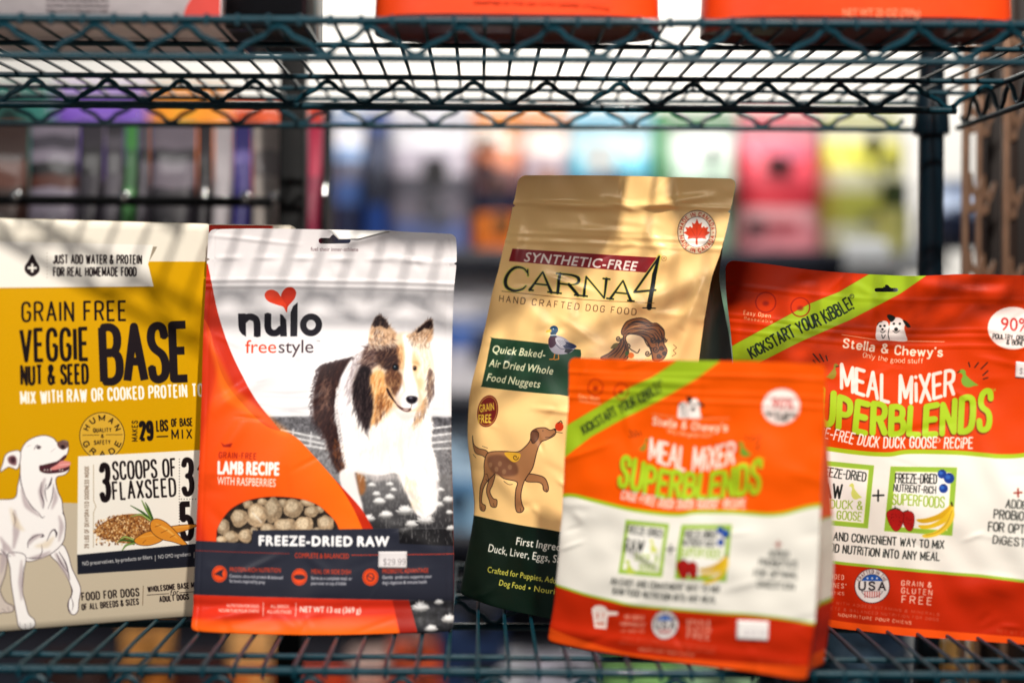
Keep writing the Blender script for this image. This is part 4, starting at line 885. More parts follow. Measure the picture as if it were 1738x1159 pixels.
def art_super(c, wide=True):
    """shared front of the two orange pouches, in coordinates read off the larger one"""
    A = Z(1220, 430, .3192); B = Z(1380, 740, .3194); R = random.Random(11)
    GN = (166, 192, 34); OR = (240, 72, 18); BK = (26, 30, 28); RD = (190, 40, 8)
    # white middle between wavy green edges
    top = cr(B([(-620, 10), (-420, -20), (-250, 10), (-100, 42), (50, 72), (250, 98), (400, 106), (510, 92), (750, 96), (900, 108), (1000, 116), (1121, 110), (1300, 70), (1500, 60)]), 6)
    bot = cr(B([(-620, 520), (-420, 560), (-250, 600), (-80, 632), (90, 664), (400, 695), (700, 722), (900, 736), (1121, 764), (1300, 800), (1500, 840)]), 6)
    c.poly(np.vstack([bot, B([(1500, 1500), (-700, 1500)])]), RD)
    c.poly(np.vstack([top, bot[::-1]]), (240, 235, 224))
    c.line(top - (0, 3), 7.5, GN); c.line(bot, 5, (150, 184, 50))
    # foot strip
    c.poly(cr(B([(-700, 760), (-300, 880), (90, 968), (500, 1010), (1121, 1062), (1500, 1090)]), 4).tolist() + B([(1500, 1600), (-700, 1600)]).tolist(), (246, 84, 20))
    # green ribbon
    c.poly(A([(-60, 560), (60, 492), (230, 400), (480, 265), (640, 200), (800, 105), (900, 30), (1220, 30), (1105, 115), (960, 215), (690, 355), (430, 470), (230, 570), (60, 690), (-60, 770)]), (154, 182, 32))
    c.line(A([(-60, 560), (60, 492), (230, 400), (480, 265), (640, 200), (800, 105)]), .8, (140, 90, 20), a=.6)
    c.text('KiCKSTART YOUR KiBBLE!', A([(172, 556), (430, 425), (560, 370), (716, 288)]), [17.5, 20, 21], (30, 44, 30), 'hand', .15, jit=.07, gap=2.6)
    c.ring(*A(706, 226), 3.4, 3.6, .8, (40, 50, 30)); c.text('R', A([(703, 230), (709, 229)]), 3, (40, 50, 30), 'cond', .16)
    c.text('Easy Open', A([(127, 322), (270, 340)]), 6.6, (250, 190, 150), 'slab', .14, serif=.7); c.text('Resealable', A([(130, 350), (280, 368)]), 5, (250, 180, 140), 'slab', .14, serif=.7)
    for x, y, r in ((245, 258, 17), (430, 284, 16)):
        c.ring(*A(x, y), r, r, 2.2, (150, 26, 12), a=.8); c.oval(*A(x, y + 6), 5.5, 4, (130, 22, 12), soft=1.5, a=.8)
    # pair of dogs
    WH = (250, 236, 228)
    c.poly(A([(838, 458), (836, 400), (846, 372), (870, 356), (896, 362), (905, 392), (900, 410), (905, 382), (918, 350), (945, 338), (970, 345), (990, 370), (986, 398), (994, 430), (996, 466), (900, 462)]), WH, smooth=True)
    for P in ([(918, 362), (900, 345), (894, 326), (915, 324), (938, 340)], [(978, 352), (1000, 362), (1020, 388), (1004, 392), (990, 376)]): c.poly(A(P), BK, smooth=True)
    for x, y, r in ((858, 385, 2), (880, 383, 2), (930, 372, 2), (962, 372, 2), (942, 402, 3.4), (869, 402, 2)): c.oval(*A(x, y), r, r, BK)
    for q in ([(925, 410), (942, 420), (962, 408)], [(858, 412), (870, 420), (884, 410)], [(865, 430), (872, 450), (885, 432)], [(842, 378), (850, 366), (868, 360)], [(905, 395), (900, 430), (906, 458)]): c.line(A(q), 1, BK, smooth=True)
    c.line(A([(652, 431), (836, 458)]), 1, (250, 190, 160)); c.line(A([(998, 465), (1200, 468)]), 1, (250, 190, 160))
    CRM = (252, 224, 200)
    c.text('Stella & Chewy\'s', A([(660, 498), (840, 522), (1000, 540), (1188, 546)]), 14.5, CRM, 'slab', .2, serif=1.0, gap=2.7)
    c.text('Only the good stuff', A([(765, 551), (920, 577), (1085, 584)]), 8.4, CRM, 'slab', .1, serif=.6, gap=2.4)
    # burst marks and ducks
    for q in ([(500, 568), (512, 582)], [(500, 534), (536, 578)], [(534, 536), (556, 574)], [(568, 544), (576, 570)], [(1330, 580), (1336, 602)], [(1362, 606), (1382, 580)], [(1396, 614), (1430, 580)], [(1406, 648), (1432, 624)], [(1408, 668), (1432, 660)]):
        c.line(A(q), 3.2, (30, 26, 24), taper=(.6, .6))
    pawduck(c, lambda x, y: A(636 - x * .62, 585 + y * .75), False, (150, 130, 40)); pawduck(c, lambda x, y: A(1272 + x, 616 + y * .86), False, (120, 160, 50))
    c.line(A([(1270, 634), (1282, 624)]), 1.6, BK); c.line(A([(636, 600), (622, 602)]), 1.6, BK)
    c.text('MEAL MiXER', A([(652, 712), (760, 752), (890, 786), (930, 790), (1080, 785), (1250, 742)]), [39, 41, 47, 43, 40], (250, 220, 208), 'hand', .145, jit=.06, gap=2.6, up=(.0, -1.))
    c.text('SUPERBLENDS', A([(452, 878), (540, 900), (640, 924), (760, 950), (860, 958), (960, 956), (1080, 962), (1180, 958), (1280, 948), (1440, 938)]), [60, 56, 50, 49, 46, 44, 46, 52, 60, 70], (166, 198, 34), 'hand', .2, jit=.05, gap=3.1, up=(.06, -1.), shadow=(-1.5, 2.5, (92, 30, 12), 1))
    c.text('TM', A([(1452, 735), (1472, 733)]), 4.5, (170, 190, 60), 'cond', .14)
    c.text('CAGE-FREE DUCK DUCK GOOSE  RECiPE', A([(470, 966), (690, 1006), (840, 1030), (1050, 1032), (1345, 1034)]), 17.5, (252, 236, 228), 'hand', .13, jit=.06, gap=2.8, slant=.1)
    c.ring(*A(1165, 993), 3.4, 3.4, .8, (252, 236, 228))
    # ingredient boxes
    for P in ([(12, 126), (325, 155), (292, 488), (-22, 462)], [(412, 160), (765, 165), (738, 525), (378, 502)]):
        P = np.array(P, float); cc = P.mean(0); c.poly(B(P), (152, 190, 60)); c.poly(B(cc + (P - cc) * (.84, .85)), (243, 239, 230)); c.line(B(np.vstack([cc + (P - cc) * (.84, .85), (cc + (P - cc) * (.84, .85))[:1]])), .8, (214, 226, 90))
    H = lambda t, p, h, col=BK, w=.12: c.text(t, B(p), h, col, 'hand', w, jit=.06, gap=2.4)
    H('FREEZE-DRiED', [(16, 205), (278, 240)], 14.5); H('RAW', [(18, 322), (152, 326)], 23, w=.13); H('(DUCK &'[1:], [(92, 380), (262, 388)], 13.5, (150, 180, 56)); H('GOOSE', [(128, 440), (256, 447)], 14, (150, 180, 56))
    pawduck(c, lambda x, y: B(192 + x * .62, 250 + y * .76), False, (214, 220, 110)); pawduck(c, lambda x, y: B(20 + x * .8, 380 + y * .8), False, (190, 206, 80))
    c.line(B([(319, 314), (376, 312)]), 3, BK); c.line(B([(347, 286), (346, 342)]), 3, BK)
    H('FREEZE-DRiED', [(437, 246), (656, 250)], 15); H('NUTRiENT-RiCH', [(428, 290), (650, 303)], 11.5); H('SUPERFOODS', [(421, 358), (694, 376)], 17, (150, 182, 50))
    for x, y, r in ((685, 200, 23), (722, 222, 27), (692, 276, 23)):
        c.oval(*B(x, y), r * .33, r * .33, (24, 58, 140)); c.oval(*B(x - 6, y - 6), r * .16, r * .14, (52, 104, 190), soft=1); c.line(B([(x - 6, y - r), (x, y - r + 8), (x + 8, y - r)]), 1, (14, 26, 70))
    for P in ([(470, 405), (510, 395), (536, 415), (535, 470), (520, 500), (495, 490), (472, 440)], [(395, 400), (430, 385), (470, 395), (482, 425), (468, 480), (440, 503), (412, 475), (394, 430)]):
        c.poly(B(P), (176, 30, 26), smooth=True); Q = cr(B(P), 6, True); c.put(c.cover(stroke_polys(np.vstack([Q, Q[:1]]), .7)), (90, 16, 16))
    for _ in range(34):
        x, y = R.uniform(405, 525), R.uniform(410, 480); c.oval(*B(x, y), .6, .8, (90, 14, 14))
    c.line(B([(410, 390), (438, 380), (462, 388)]), 1.8, (40, 50, 26), smooth=True); c.line(B([(438, 382), (436, 370)]), 1.2, (40, 50, 26)); c.line(B([(485, 398), (505, 390)]), 1.4, (40, 50, 26))
    YB = (232, 190, 40)
    c.poly(B([(548, 440), (600, 432), (660, 412), (700, 385), (728, 362), (740, 366), (735, 395), (700, 425), (640, 450), (580, 458)]), (214, 166, 30), smooth=True)
    c.poly(B([(560, 470), (620, 465), (680, 435), (720, 395), (738, 362), (746, 370), (742, 410), (700, 455), (640, 482), (580, 488)]), YB, smooth=True)
    c.poly(B([(583, 520), (640, 505), (690, 470), (722, 420), (738, 362), (748, 385), (748, 430), (720, 480), (670, 520), (610, 536), (584, 532)]), (238, 200, 56), smooth=True)
    c.line(B([(600, 522), (660, 505), (708, 460), (738, 390)]), .8, (150, 104, 20), smooth=True); c.line(B([(734, 350), (738, 366)]), 3, (50, 40, 20))
    c.text('AN EASY AND CONVENiENT WAY TO MiX', B([(-75, 530), (75, 545), (380, 572), (692, 592)]), 12.8, BK, 'hand', .14, jit=.06, gap=2.5)
    c.text('RAW FOOD NUTRiTiON iNTO ANY MEAL', B([(-60, 595), (80, 608), (400, 640), (668, 656)]), 13, BK, 'hand', .14, jit=.06, gap=2.5)
    c.line(B([(1064, 298), (1106, 296)]), 3, (150, 44, 30)); c.line(B([(1085, 276), (1085, 318)]), 3, (150, 44, 30))
    H('ADDED', [(1020, 374), (1155, 385)], 13, w=.14); H('PROBiOTiCS', [(957, 430), (1212, 450)], 14, w=.14); H('FOR OPTiMAL', [(928, 496), (1222, 518)], 14, w=.14); H('DiGESTiON', [(952, 563), (1200, 588)], 13, w=.14)
    # foot of the print
    CP = (246, 206, 186)
    T = lambda t, p, h, w=.12, col=CP, g=4.5: c.text(t, B(p), h, col, 'cond', w, gap=g)
    T('NO ADDED', [(30, 748), (163, 757)], 7.6); T('HORMONES*', [(0, 793), (178, 803)], 7.8); T('ANTIBIOTICS', [(5, 834), (166, 838)], 5)
    T('GRAIN &', [(470, 787), (628, 797)], 8.2, .15); T('GLUTEN', [(470, 826), (630, 838)], 8.8, .14); T('FREE', [(472, 878), (628, 889)], 12, .13)
    T('U.S.A. WITH ADDED VITAMINS & MINERALS', [(20, 875), (668, 948)], 4.6, .14, (206, 96, 76)); T('COMPLETE & BALANCED NUTRITION FOR DOGS', [(0, 905), (665, 975)], 4.6, .14, (206, 96, 76)); T('NOURRITURE POUR CHIENS', [(136, 950), (520, 992)], 5.2, .15, (246, 190, 160))
    T('NET WT', [(975, 1035), (1080, 1048)], 6, .14, (200, 70, 40)); T('25 OZ', [(1100, 1050), (1200, 1058)], 6, .14, (200, 70, 40))
    ux, uy = B(315, 790)
    c.oval(ux, uy, 30, 29.5, (60, 30, 34)); c.oval(ux, uy, 28.8, 28.3, (222, 214, 210)); c.oval(ux, uy, 20.5, 20, (50, 40, 48))
    m = c.mask(ell(ux, uy, 19.6, 19.2)); c.poly([(ux - 30, uy - 30), (ux + 30, uy - 30), (ux + 30, uy - 8), (ux - 30, uy - 8)], (34, 84, 168), clip=m); c.poly([(ux - 30, uy + 9), (ux + 30, uy + 9), (ux + 30, uy + 30), (ux - 30, uy + 30)], (226, 214, 210), clip=m)
    for k in range(-3, 4): c.line([(ux + k * 4, uy + 10), (ux + k * 4, uy + 19)], 1.6, (176, 44, 40), clip=None, a=.8)
    c.poly([(ux - 27.5, uy - 9), (ux + 27.5, uy - 8), (ux + 27.5, uy + 9), (ux - 27.5, uy + 8)], (222, 216, 212)); c.text('USA', [(ux - 22, uy + 6.2), (ux + 22, uy + 7)], 13, (36, 30, 36), 'slab', .2, serif=1., gap=4)
    for k in (-1, 0, 1):
        s = [(ux + k * 8 + 2.4 * (1 if i % 2 == 0 else .45) * math.sin(i * math.pi / 5), uy - 13 - 2.4 * (1 if i % 2 == 0 else .45) * math.cos(i * math.pi / 5)) for i in range(10)]; c.poly(s, (246, 246, 250))
    def arc(r, a0, a1): return [(ux + r * math.cos(math.radians(t)), uy + r * math.sin(math.radians(t))) for t in np.linspace(a0, a1, 14)]
    c.text('CRAFTED IN THE', arc(21.5, 200, 340), 5.4, (90, 60, 60), 'cond', .15, gap=4)
    # measuring bowl icon
    c.poly(B([(-215, 690), (-190, 668), (-150, 664), (-110, 676), (-92, 700), (-20, 706), (-20, 726), (-92, 730), (-104, 815), (-190, 808)]), (246, 226, 216)); c.text('2.7', B([(-180, 745), (-122, 748)]), 9, RD, 'hand', .16); c.text('CUPS', B([(-176, 790), (-122, 794)]), 6, RD, 'cond', .16)
    # 90% badge
    bx, by = A(1566, 396)
    c.oval(bx, by, 43, 36.5, (252, 232, 224)); c.text('90%', A([(1497, 408), (1660, 414)]), 22, (190, 38, 34), 'sans', .01)
    c.text('POULTRY, ORGANS', A([(1458, 452), (1678, 464)]), 8, BK, 'hand', .16, gap=2.5); c.text('& BONE', A([(1532, 484), (1622, 490)]), 8, BK, 'hand', .16, gap=2.5)

# ------------------------------------------------------------------ packages
def ridge(x, z, x0, z0, x1, z1, w, a, s=1):
    """a crease: raised on one side of the line and hollow on the other"""
    dx, dz = x1 - x0, z1 - z0; L2 = dx * dx + dz * dz; t = ((x - x0) * dx + (z - z0) * dz) / L2
    d = ((x - x0) * dz - (z - z0) * dx) / math.sqrt(L2); e = np.clip(t, 0, 1); fall = np.exp(-((t - e) ** 2) * L2 / (w * w) / 2) * np.sin(np.pi * np.clip(e, .02, .98)) ** .5
    return a * np.exp(-(d / w) ** 2) * fall + s * .5 * a * (d / w) * np.exp(-(d / w) ** 2) * fall
def wavy(x, z, seed, amp, sc):
    r = np.random.RandomState(seed); o = np.zeros_like(x)
    for _ in range(9):
        k = r.uniform(.5, 1.6) * 2 * math.pi / sc; a = r.uniform(0, math.pi); o += amp / 3 * np.sin(k * (x * math.cos(a) + z * math.sin(a)) + r.uniform(0, 6)) * r.uniform(.5, 1)
    return o
def crinkle(X, Z_, seed, n, amp, L=(.012, .05), w=(.0015, .005)):
    r = np.random.RandomState(seed); o = np.zeros_like(X); x0, x1, z0, z1 = X.min(), X.max(), Z_.min(), Z_.max()
    for _ in range(n):
        edge = r.rand() < .5; x = (x0 + (x1 - x0) * (r.beta(.5, .5) if edge else r.rand())); z = z0 + (z1 - z0) * (r.beta(.6, .6) if not edge else r.rand())
        a = r.uniform(-.6, .6) + (0 if edge else r.choice([0, 1.2, -1.2])); l = r.uniform(*L)
        o += ridge(X, Z_, x, z, x + l * math.cos(a), z + l * math.sin(a), r.uniform(*w), r.uniform(-1, 1) * amp, r.uniform(-2, 2))
    return o
class Pouch:
    def __init__(s, name, label, cat, pl, L, R, T, B, nu=110, nv=170, rad=.006, rbot=.004, group=None, notch=None):
        s.pl = pl; l = lambda q, sm=True: pl.loc(cr(q, 5) if (sm and len(q) > 2) else q)
        s.L, s.R, s.T, s.B = l(L), l(R), l(T), l(B)
        s.root = empty(name, tuple(pl.W(np.array((s.B[0, 0] + s.B[-1, 0]) / 2), np.array(s.B[:, 1].mean()))), label, cat, group)
        v = np.linspace(0, 1, nv); v = np.sort(np.concatenate([v, 1 - np.array([.0004, .0012, .0025, .004, .0065, .0085]), np.array([.001, .003, .0055])]))
        if notch: v = np.unique(np.concatenate([v[np.abs(v - notch) > .004], [notch - .0042, notch, notch + .0042]]))
        u = np.linspace(0, 1, nu); U, V = np.meshgrid(u, v)
        f = lambda P: np.interp(U, (P[:, 0] - P[0, 0]) / (P[-1, 0] - P[0, 0]), P[:, 1])
        zb, zt = f(s.B), f(s.T); Zz = zb + (zt - zb) * V
        xl = np.interp(Zz, s.L[:, 1], s.L[:, 0]); xr = np.interp(Zz, s.R[:, 1], s.R[:, 0])
        ins = np.zeros_like(Zz)
        for d, r in ((zt - Zz, rad), (Zz - zb, rbot)):
            q = np.clip(d, 0, r); ins = ins + r - np.sqrt(np.maximum(0, r * r - (r - q) ** 2))
        if notch: ins = ins + np.where(np.abs(V - notch) < .001, .0022, 0)
        X = xl + ins + (xr - xl - 2 * ins) * U
        s.U, s.V, s.X, s.Z = U, V, X, Zz; s.nu, s.nv = nu, len(v)
        s.bx = (X.min() - .002, X.max() + .002, Zz.min() - .002, Zz.max() + .002)
    def canvas(s, ppm, base, pre=None): return Canvas(s.pl, s.bx, ppm, base, pre)
    def sheet(s, name, P, m, flip=False, hole=None):
        nv, nu = s.U.shape; idx = np.arange(nv * nu).reshape(nv, nu)
        a, b, c, d = idx[:-1, :-1], idx[:-1, 1:], idx[1:, 1:], idx[1:, :-1]
        F = np.stack([a, b, c, d] if not flip else [a, d, c, b], -1).reshape(-1, 4)
        if hole is not None:
            sd = hole.ravel(); F = F[(sd[F] < 0).sum(1) < 4] if False else F[~np.all(sd[F] <= 1e-9, axis=1)]
        me = mesh(P.reshape(-1, 3).tolist(), F.tolist(), name)
        o = link(name, me, m, s.root)
        set_uv(me, np.stack([(s.X.ravel() - s.bx[0]) / (s.bx[1] - s.bx[0]), (s.Z.ravel() - s.bx[2]) / (s.bx[3] - s.bx[2])], 1)); return o
    def build(s, front_m, back_m, side_m, disp, thick, back_bulge=.01, hole=None, fold=.35, flat=.0):
        """disp: metres towards the viewer per grid point; thick(v): distance of the back panel behind the front one at the edges"""
        X, Zz = s.X, s.Z
        hs = None
        if hole is not None:
            hx, hz, hl, hr, bump = hole
            sd = lambda x, z: np.minimum(np.hypot(np.maximum(np.abs(x - hx) - hl, 0), z - hz) - hr, (np.hypot(x - hx - bump[0], z - hz - bump[1]) - bump[2]))
            e = 2e-4; d0 = sd(X, Zz); gx = (sd(X + e, Zz) - sd(X - e, Zz)) / (2 * e); gz = (sd(X, Zz + e) - sd(X, Zz - e)) / (2 * e)
            m = np.abs(d0) < .0011; X = np.where(m, X - d0 * gx, X); Zz = np.where(m, Zz - d0 * gz, Zz); s.X, s.Z = X, Zz
            hs = np.where(m, 0, d0)
        D = disp(s.U, s.V, X, Zz); s.D = D
        s.F = s.pl.W(X, Zz, D)
        s.front = s.sheet('front_panel', s.F, front_m, hole=hs)
        th = thick(s.V); bl = back_bulge * np.sin(np.pi * s.U) ** .7 * smooth01((1 - s.V) * 2.2)
        bl = bl + 1.3 * np.maximum(D - D[:, :1] * (1 - s.U) - D[:, -1:] * s.U, 0) * smooth01((.9 - s.V) * 6)
        Bk = s.pl.W(X, Zz, D) + (th + bl)[..., None] * s.pl.b
        s.back = s.sheet('back_panel', Bk, back_m, flip=True, hole=hs)
        # side gussets folded inwards and a bottom panel
        n = 7; t = np.linspace(0, 1, n)[None, :, None]
        for col, sg in ((0, 1), (-1, -1)):
            f, b = s.F[:, col], Bk[:, col]; W = np.linalg.norm(f - b, axis=1)
            Q = f[:, None] * (1 - t) + b[:, None] * t; Q = Q + (s.pl.r * sg)[None, None] * (fold * np.minimum(W, .03)[:, None, None] * (1 - np.abs(2 * t - 1)))
            nv = Q.shape[0]; ii = np.arange(nv * n).reshape(nv, n); F = np.stack([ii[:-1, :-1], ii[:-1, 1:], ii[1:, 1:], ii[1:, :-1]], -1).reshape(-1, 4)
            if col == 0: F = F[:, ::-1]
            me = mesh(Q.reshape(-1, 3).tolist(), F.tolist(), 'side_gusset'); link('side_gusset', me, side_m, s.root)
        f, b = s.F[0], Bk[0]; Q = np.stack([f, (f + b) / 2 + np.array([0, 0, .006]), b]); m_ = Q.shape[1]
        ii = np.arange(3 * m_).reshape(3, m_); F = np.stack([ii[:-1, :-1], ii[1:, :-1], ii[1:, 1:], ii[:-1, 1:]], -1).reshape(-1, 4)
        link('bottom_panel', mesh(Q.reshape(-1, 3).tolist(), F.tolist(), 'bottom_panel'), side_m, s.root)
    def patch(s, name, quad, canvas_fn, base, off=.0006, rough=.6, label=None):
        """a stuck-on label: quad = four photograph pixels tl,tr,br,bl"""
        q = s.pl.loc(quad); n = 10; u = np.linspace(0, 1, n)[None, :, None]; v = np.linspace(0, 1, n)[:, None, None]
        G_ = (q[3] * (1 - u) + q[2] * u) * (1 - v) + (q[0] * (1 - u) + q[1] * u) * v
        k = [int(np.argmin((s.X.ravel() - x) ** 2 + (s.Z.ravel() - z) ** 2)) for x, z in G_.reshape(-1, 2)]
        d = s.D.ravel()[k].reshape(n, n); d = blur(d, 1)
        bx = (q[:, 0].min() - .0005, q[:, 0].max() + .0005, q[:, 1].min() - .0005, q[:, 1].max() + .0005)
        c = Canvas(s.pl, bx, 9000, base); canvas_fn(c)
        P = s.pl.W(G_[..., 0], G_[..., 1], d + off); P2 = s.pl.W(G_[..., 0], G_[..., 1], d - .0001)
        ii = np.arange(n * n).reshape(n, n); F = np.stack([ii[:-1, :-1], ii[:-1, 1:], ii[1:, 1:], ii[1:, :-1]], -1).reshape(-1, 4).tolist()
        per = list(ii[0]) + list(ii[1:, -1]) + list(ii[-1, ::-1][1:]) + list(ii[::-1, 0][1:-1])
        F += [(per[i], per[i] + n * n, per[(i + 1) % len(per)] + n * n, per[(i + 1) % len(per)]) for i in range(len(per))]
        me = mesh(np.vstack([P.reshape(-1, 3), P2.reshape(-1, 3)]).tolist(), F, name)
        o = link(name, me, print_mat(name + '_print', c, rough, bump=.1, coat=0), s.front)
        uv = np.stack([(G_[..., 0] - bx[0]) / (bx[1] - bx[0]), (G_[..., 1] - bx[2]) / (bx[3] - bx[2])], -1).reshape(-1, 2); set_uv(me, np.vstack([uv, uv]))
        if label: o['label'] = label
        return o

ZS = EYE - .2879                      # top of the lower shelf
ZU = EYE + .2193                      # top of the upper shelf

# 1. white pouch with the sheepdog, leaning back a little
pl = Plane(550, 1072, ZS + .001, 1.0, 7.5)
P1 = Pouch('treat_pouch', 'white and orange pouch with a sheepdog picture, between the mustard carton and gold bag', 'pet food pouch', pl,
           L=[(325, 1070), (327, 1040), (332, 880), (338, 720), (343, 560), (349, 450), (352, 386)],
           R=[(769, 1071), (771, 1000), (769, 860), (766, 740), (767, 600), (770, 500), (775, 440), (774, 394)],
           T=[(352, 387), (450, 386), (560, 388), (662, 390), (774, 395)], B=[(325, 1068), (345, 1071), (560, 1073), (700, 1071), (769, 1070)], rad=.006, rbot=.005, nu=200, nv=270, notch=.922)
c = P1.canvas(3300, (228, 224, 225)); art_nulo(c); M_nulo = print_mat('white_pouch_print', c, .36, bump=.1, coat=.02, spec=.16)
ph = pl.loc([(567, 407), (340, 440)]); hx, hz = ph[0]
def d1(U, V, X, Z_):
    e = 4 * U * (1 - U)
    o = .013 * np.sin(np.pi * np.clip(U, 0, 1)) ** .6 * smooth01((.93 - V) * 1.6) - .006 + .006 * smooth01((.3 - V) * 3)
    o += wavy(X, Z_, 3, .0016, .16) * smooth01((.97 - V) * 4) + wavy(X, Z_, 8, .0005, .05)
    zt = Z_.max(); o += crinkle(X, Z_, 12, 70, .0008) - .0005 * np.exp(-((np.minimum(U, 1 - U) - .024) / .004) ** 2)
    o += .0012 * np.exp(-((V - .868) / .004) ** 2) + .0010 * np.exp(-((V - .852) / .003) ** 2) + .0006 * np.exp(-((V - .925) / .006) ** 2) * (1 + np.sin(X * 190))
    o += ridge(X, Z_, hx + .003, hz - .002, hx - .006, zt, .0022, .0016) + ridge(X, Z_, hx + .004, hz - .002, hx + .055, zt + .002, .005, .0028, 2)
    o += ridge(X, Z_, hx - .03, hz - .004, hx - .115, hz + .004, .0016, .0009) + ridge(X, Z_, hx + .03, hz - .012, hx + .1, hz - .02, .003, .0009)
    o += .0007 * np.sin(X * 170 + 3 * np.sin(X * 40)) * np.exp(-((V - .90) / .02) ** 2)
    for q in ((350, 700, 470, 620), (340, 820, 420, 700), (345, 560, 420, 680), (600, 860, 760, 940)):
        a, b = pl.loc([(q[0], q[1]), (q[2], q[3])]); o += ridge(X, Z_, *a, *b, .007, .0016)
    a, b = pl.loc([(335, 1050), (460, 1025)]); o += ridge(X, Z_, *a, *b, .006, .003)
    a, b = pl.loc([(470, 1030), (520, 1060)]); o += ridge(X, Z_, *a, *b, .008, .002)
    o += -.0015 * np.exp(-((V - .062) / .012) ** 2) + .004 * smooth01((.05 - V) * 20)
    return o
P1.build(M_nulo, mat('white_film_back', (206, 204, 206), .35), mat('pouch_gusset_film', (188, 60, 26), .4), d1,
         lambda V: .0006 + .034 * smooth01((.62 - V) * 1.6), .016, hole=(hx, hz, .0118, .0026, (-.0005, .002, .0035)))
P1.patch('price_sticker', [(643.5, 935), (691, 935), (690.5, 963), (643, 962)],
         lambda c: c.text('$29.99', [(652, 957), (688, 957)], 9.5, (120, 112, 116), 'cond', .1, gap=3, jit=.02), (220, 214, 214))

P1.patch('folded_flap', [(557, 388.6), (660, 391.5), (608, 405), (574, 405)], lambda c: None, (248, 244, 238), off=.0011, rough=.4)

# 2. tall gold bag, tipped to the right and turned
plc = Plane(935, 1046, ZS + .001, -22, 3.0)
P2 = Pouch('kibble_bag', 'tall gold and dark green bag with a maple leaf seal, tipped to the right', 'pet food bag', plc,
           L=[(774, 1012), (783, 960), (798, 870), (793, 800), (787, 730), (793, 660), (812, 580), (832, 490), (850, 420), (866, 345), (876, 294)],
           R=[(1150, 1085), (1160, 960), (1166, 840), (1172, 700), (1184, 600), (1193, 540), (1205, 470), (1222, 420), (1238, 350), (1248, 298)],
           T=[(876, 296), (1000, 296), (1120, 298), (1248, 301)], B=[(774, 1010), (860, 1030), (940, 1045), (1060, 1072), (1150, 1085)], rad=.007, nu=160, nv=250, notch=.928)
c = P2.canvas(3100, (255, 210, 138)); art_carna(c); M_gold = print_mat('gold_bag_print', c, .34, metal=.04, bump=.1, coat=.06, spec=.3)
def d2(U, V, X, Z_):
    o = .022 * np.sin(np.pi * U) ** .6 * smooth01((.9 - V) * 1.4) - .008
    o += wavy(X, Z_, 21, .0026, .13) * smooth01((.96 - V) * 3) + wavy(X, Z_, 5, .0008, .04) + crinkle(X, Z_, 22, 90, .0013)
    o += .0010 * np.exp(-((V - .845) / .004) ** 2) + .0009 * np.exp(-((V - .862) / .003) ** 2) + .0013 * np.exp(-((V - .935) / .004) ** 2)
    for q in ((905, 345, 1060, 350, .003, .0028), (1060, 352, 1200, 330, .004, .0032), (1020, 335, 1075, 352, .003, .0024), (930, 385, 1090, 392, .004, .0018), (1060, 470, 1200, 400, .008, .0024), (1030, 540, 1180, 470, .008, .0022),
              (1150, 560, 1195, 470, .006, .004), (1140, 620, 1180, 520, .006, .0034), (880, 380, 870, 470, .006, .002), (850, 480, 940, 560, .009, .0016), (1090, 380, 1130, 440, .006, .002), (820, 640, 815, 800, .010, .003), (830, 780, 900, 850, .01, .002)):
        a, b = plc.loc([(q[0], q[1]), (q[2], q[3])]); o += ridge(X, Z_, *a, *b, q[4], q[5])
    return o
P2.build(M_gold, mat('dark_green_film', (20, 46, 32), .5), mat('dark_green_gusset', (14, 40, 27), .6), d2,
         lambda V: .0006 + .155 * smooth01((.88 - V) * 2.9), .008, fold=.12)

# 3. large orange bag at the right, and 4. the small one of the same design in front
plr = Plane(1500, 1066, ZS + .001, -17, 4)
P3 = Pouch('mixer_bag', 'large red-orange pouch with green ribbon, half out of view behind the smaller orange one', 'pet food pouch', plr,
           L=[(1262, 1044), (1256, 900), (1248, 760), (1243, 640), (1238, 560), (1231, 500), (1229, 440)],
           R=[(2000, 1112), (2010, 900), (1985, 700), (1975, 560), (1970, 468)],
           T=[(1229, 441), (1290, 447), (1360, 456), (1450, 463), (1550, 467), (1640, 464), (1740, 466), (1850, 468), (1970, 470)], B=[(1262, 1046), (1412, 1063), (1560, 1078), (1738, 1091), (2000, 1112)], rad=.008, nu=200, nv=180)
c = P3.canvas(2700, (216, 56, 0)); c.grad([(1200, 400), (2100, 400), (2100, 900), (1200, 900)], (226, 74, 2), (204, 48, 2), 90, soft=6); art_super(c); M_or = print_mat('large_orange_print', c, .42, bump=.16, bscale=900, coat=.0)
hr = plr.loc([(1504, 491)])[0]
def d3(U, V, X, Z_):
    o = .016 * np.sin(np.pi * U) ** .6 * smooth01((.9 - V) * 1.5) - .008
    o += wavy(X, Z_, 31, .0024, .15) * smooth01((.97 - V) * 3) + wavy(X, Z_, 35, .0006, .04) + crinkle(X, Z_, 33, 80, .0010)
    for v in (.80, .825, .845, .93): o += .0009 * np.exp(-((V - v) / .0035) ** 2)
    for q in ((1380, 640, 1500, 760, .012, .002), (1640, 520, 1738, 600, .012, .003), (1460, 820, 1620, 880, .015, .002), (1600, 1000, 1738, 980, .012, .003), (1560, 480, 1720, 500, .006, .0018), (1660, 680, 1738, 900, .014, .003)):
        a, b = plr.loc([(q[0], q[1]), (q[2], q[3])]); o += ridge(X, Z_, *a, *b, q[4], q[5])
    return o
P3.build(M_or, mat('orange_film_back', (214, 58, 20), .4), mat('orange_gusset_film', (206, 50, 20), .4), d3, lambda V: .0006 + .05 * smooth01((.85 - V) * 1.6), .014, hole=(hr[0], hr[1], .0085, .0018, (0, .002, .0028)))
